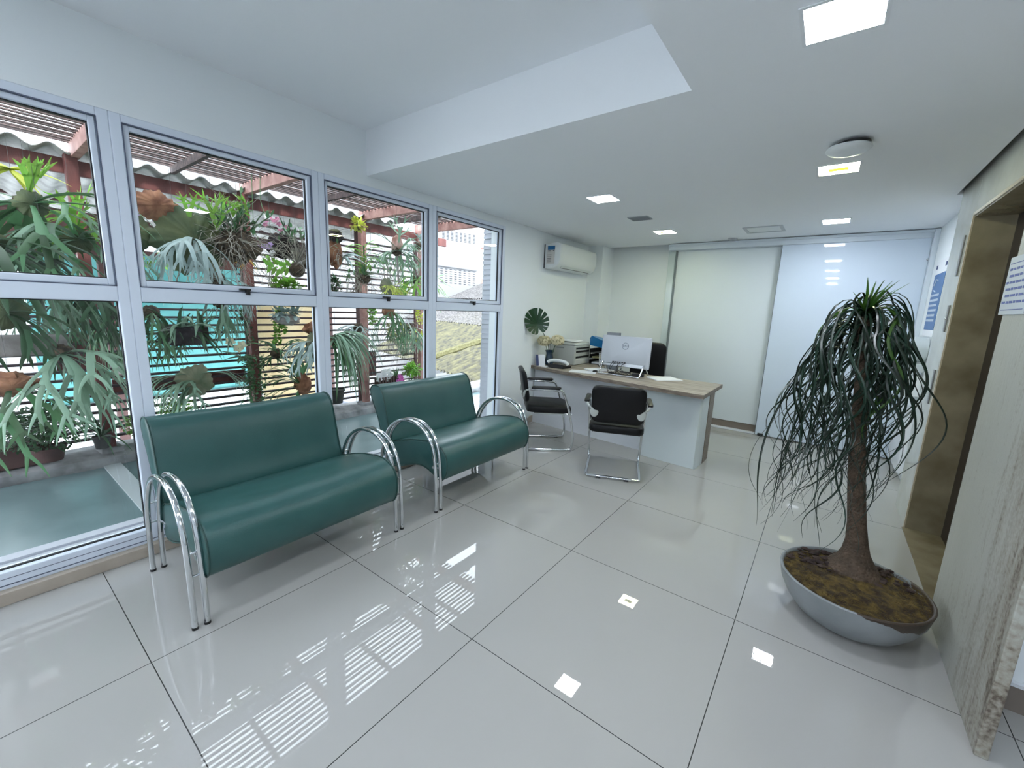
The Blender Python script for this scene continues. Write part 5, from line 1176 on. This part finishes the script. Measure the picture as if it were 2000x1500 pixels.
for i in range(14): strap(mb, c+Vector((0, rd.uniform(-.16,.16), .03)), rd.uniform(-3,3), rd.uniform(.2,1.4), .14, .014, 4, rd)
mb.build('leaves', LEAF_M, t, smooth=False); bracket(t, c+Vector((-.09,0,0)))
bush(805, 722, -2.35, 'round-leaved green plant beside the fourth post', .13, 330, LEAF_B, leaf=.045, sq=(.7,1,.6), seed=95, name='foliage_clump', cat='plant', hook=True)
bush(808, 752, -2.4, 'darker foliage below the round-leaved plant by the fourth post', .12, 380, LEAF_D, leaf=.03, sq=(.7,1.1,.7), seed=96, name='foliage_clump', cat='plant', hook=True)
t = thing('garden_palm', 'spiky palm leaves seen against the white building', 'palm', at(850, 520, x=-5)); c = at(832, 560, x=-5); mb = MB(); rd = random.Random(97)
for i in range(26): strap(mb, c, rd.uniform(-3,3), rd.uniform(-.6,1.2), .75, .018, 1.6, rd)
mb.build('fronds', LEAF_M, t, smooth=False); MB().tube([c, Vector((c.x, c.y, -2.5))], .05, 8).build('stem', BARKY, t)

# ---- more canes, stems and blossoms that thicken the garden wall
def cane_clump(u, v, x, label, n, L, m_, seed, wide=.05, sup='wire', leafy=3, lm=LEAF_M, r=.0035):
    rd = random.Random(seed); c = at(u, v, x=x); t = thing('orchid_canes', label, 'orchid', c)
    MB().ball(c, .045, 8, (1,1.2,.7), .4, 6).build('root_ball', FIBER, t); mb = MB(); ml = MB()
    for i in range(n):
        d = Vector((rd.gauss(0,.25), rd.gauss(0,.35), 1)).normalized(); p = c+Vector((rd.gauss(0,.3), rd.gauss(0,1), 0))*wide; pts = [p.copy()]
        for k in range(7):
            d = (d+rdir(rd)*.16).normalized(); p = p+d*L/7*rd.uniform(.7,1.2); pts.append(p.copy())
        mb.tube(pts, r, 5, r*.5)
        for q in pts[-leafy:]:
            oval(ml, q, (d+rdir(rd)*.9).normalized(), Vector((0,0,1)), .06, .011)
    mb.build('canes', ROOT, t); ml.build('leaves', lm, t, smooth=False)
    hang(t, c) if sup == 'wire' else bracket(t, c)
cane_clump(603, 520, -1.85, 'bundle of pale upright canes behind the right edge of the second window', 26, .34, LEAF_M, 301)
cane_clump(540, 560, -2.35, 'thin canes rising beside the second post', 14, .26, LEAF_M, 302, sup='hook', lm=LEAF_B)
cane_clump(770, 575, -2.2, 'web of thin canes in the middle of the third window', 26, .40, LEAF_M, 303, .10)
cane_clump(690, 575, -2.2, 'thin canes low at the left of the third window', 16, .26, LEAF_M, 304, .07, lm=LEAF_M)
cane_clump(790, 690, -2.3, 'leafy canes behind the white and pink orchids', 24, .34, LEAF_M, 305, .09, sup='hook', lm=LEAF_Y)
cane_clump(330, 560, -2.3, 'thin leafy canes low in the left half of the second window', 16, .24, LEAF_M, 306, .12, sup='hook', lm=LEAF_B)
staghorn(800, 640, -2.1, 'green staghorn tangle hanging at the right of the lower third pane', 8, .36, .020, LEAF_P, 5, 0, SHIELD, .05, seed=307, el=(-.7,.3))
staghorn(700, 640, -2.2, 'grey-green staghorn clinging to the third post', 7, .34, .026, LEAF_S, 4.5, 0, SHIELD, .05, seed=308, el=(-.4,.5), support='hook')
staghorn(540, 690, -2.4, 'upright green staghorn right of the second post', 7, .36, .028, LEAF_M, 3, 0, SHIELD, .05, seed=309, el=(-.2,1.2), support='hook')
staghorn(820, 480, -2.4, 'pale staghorn at the top of the fourth post', 8, .30, .022, LEAF_S, 3, 0, SHIELD, .05, seed=310, el=(-.3,.9), support='hook')
staghorn(100, 560, -2.3, 'green staghorn hanging in front of the turquoise wall at the far left', 8, .42, .024, LEAF_P, 4, 0, SHIELD, .05, seed=311, el=(-.6,.4), support='hook')
t = thing('pink_orchid', 'single pink orchid blossom beside the first wide mullion', 'flower', at(240, 664, x=-2.5)); c = at(240, 664, x=-2.5); mb = MB()
flower(mb, c, Vector((1,-.4,.2)), .035); mb.build('petals', PINK, t, smooth=False); bracket(t, c)
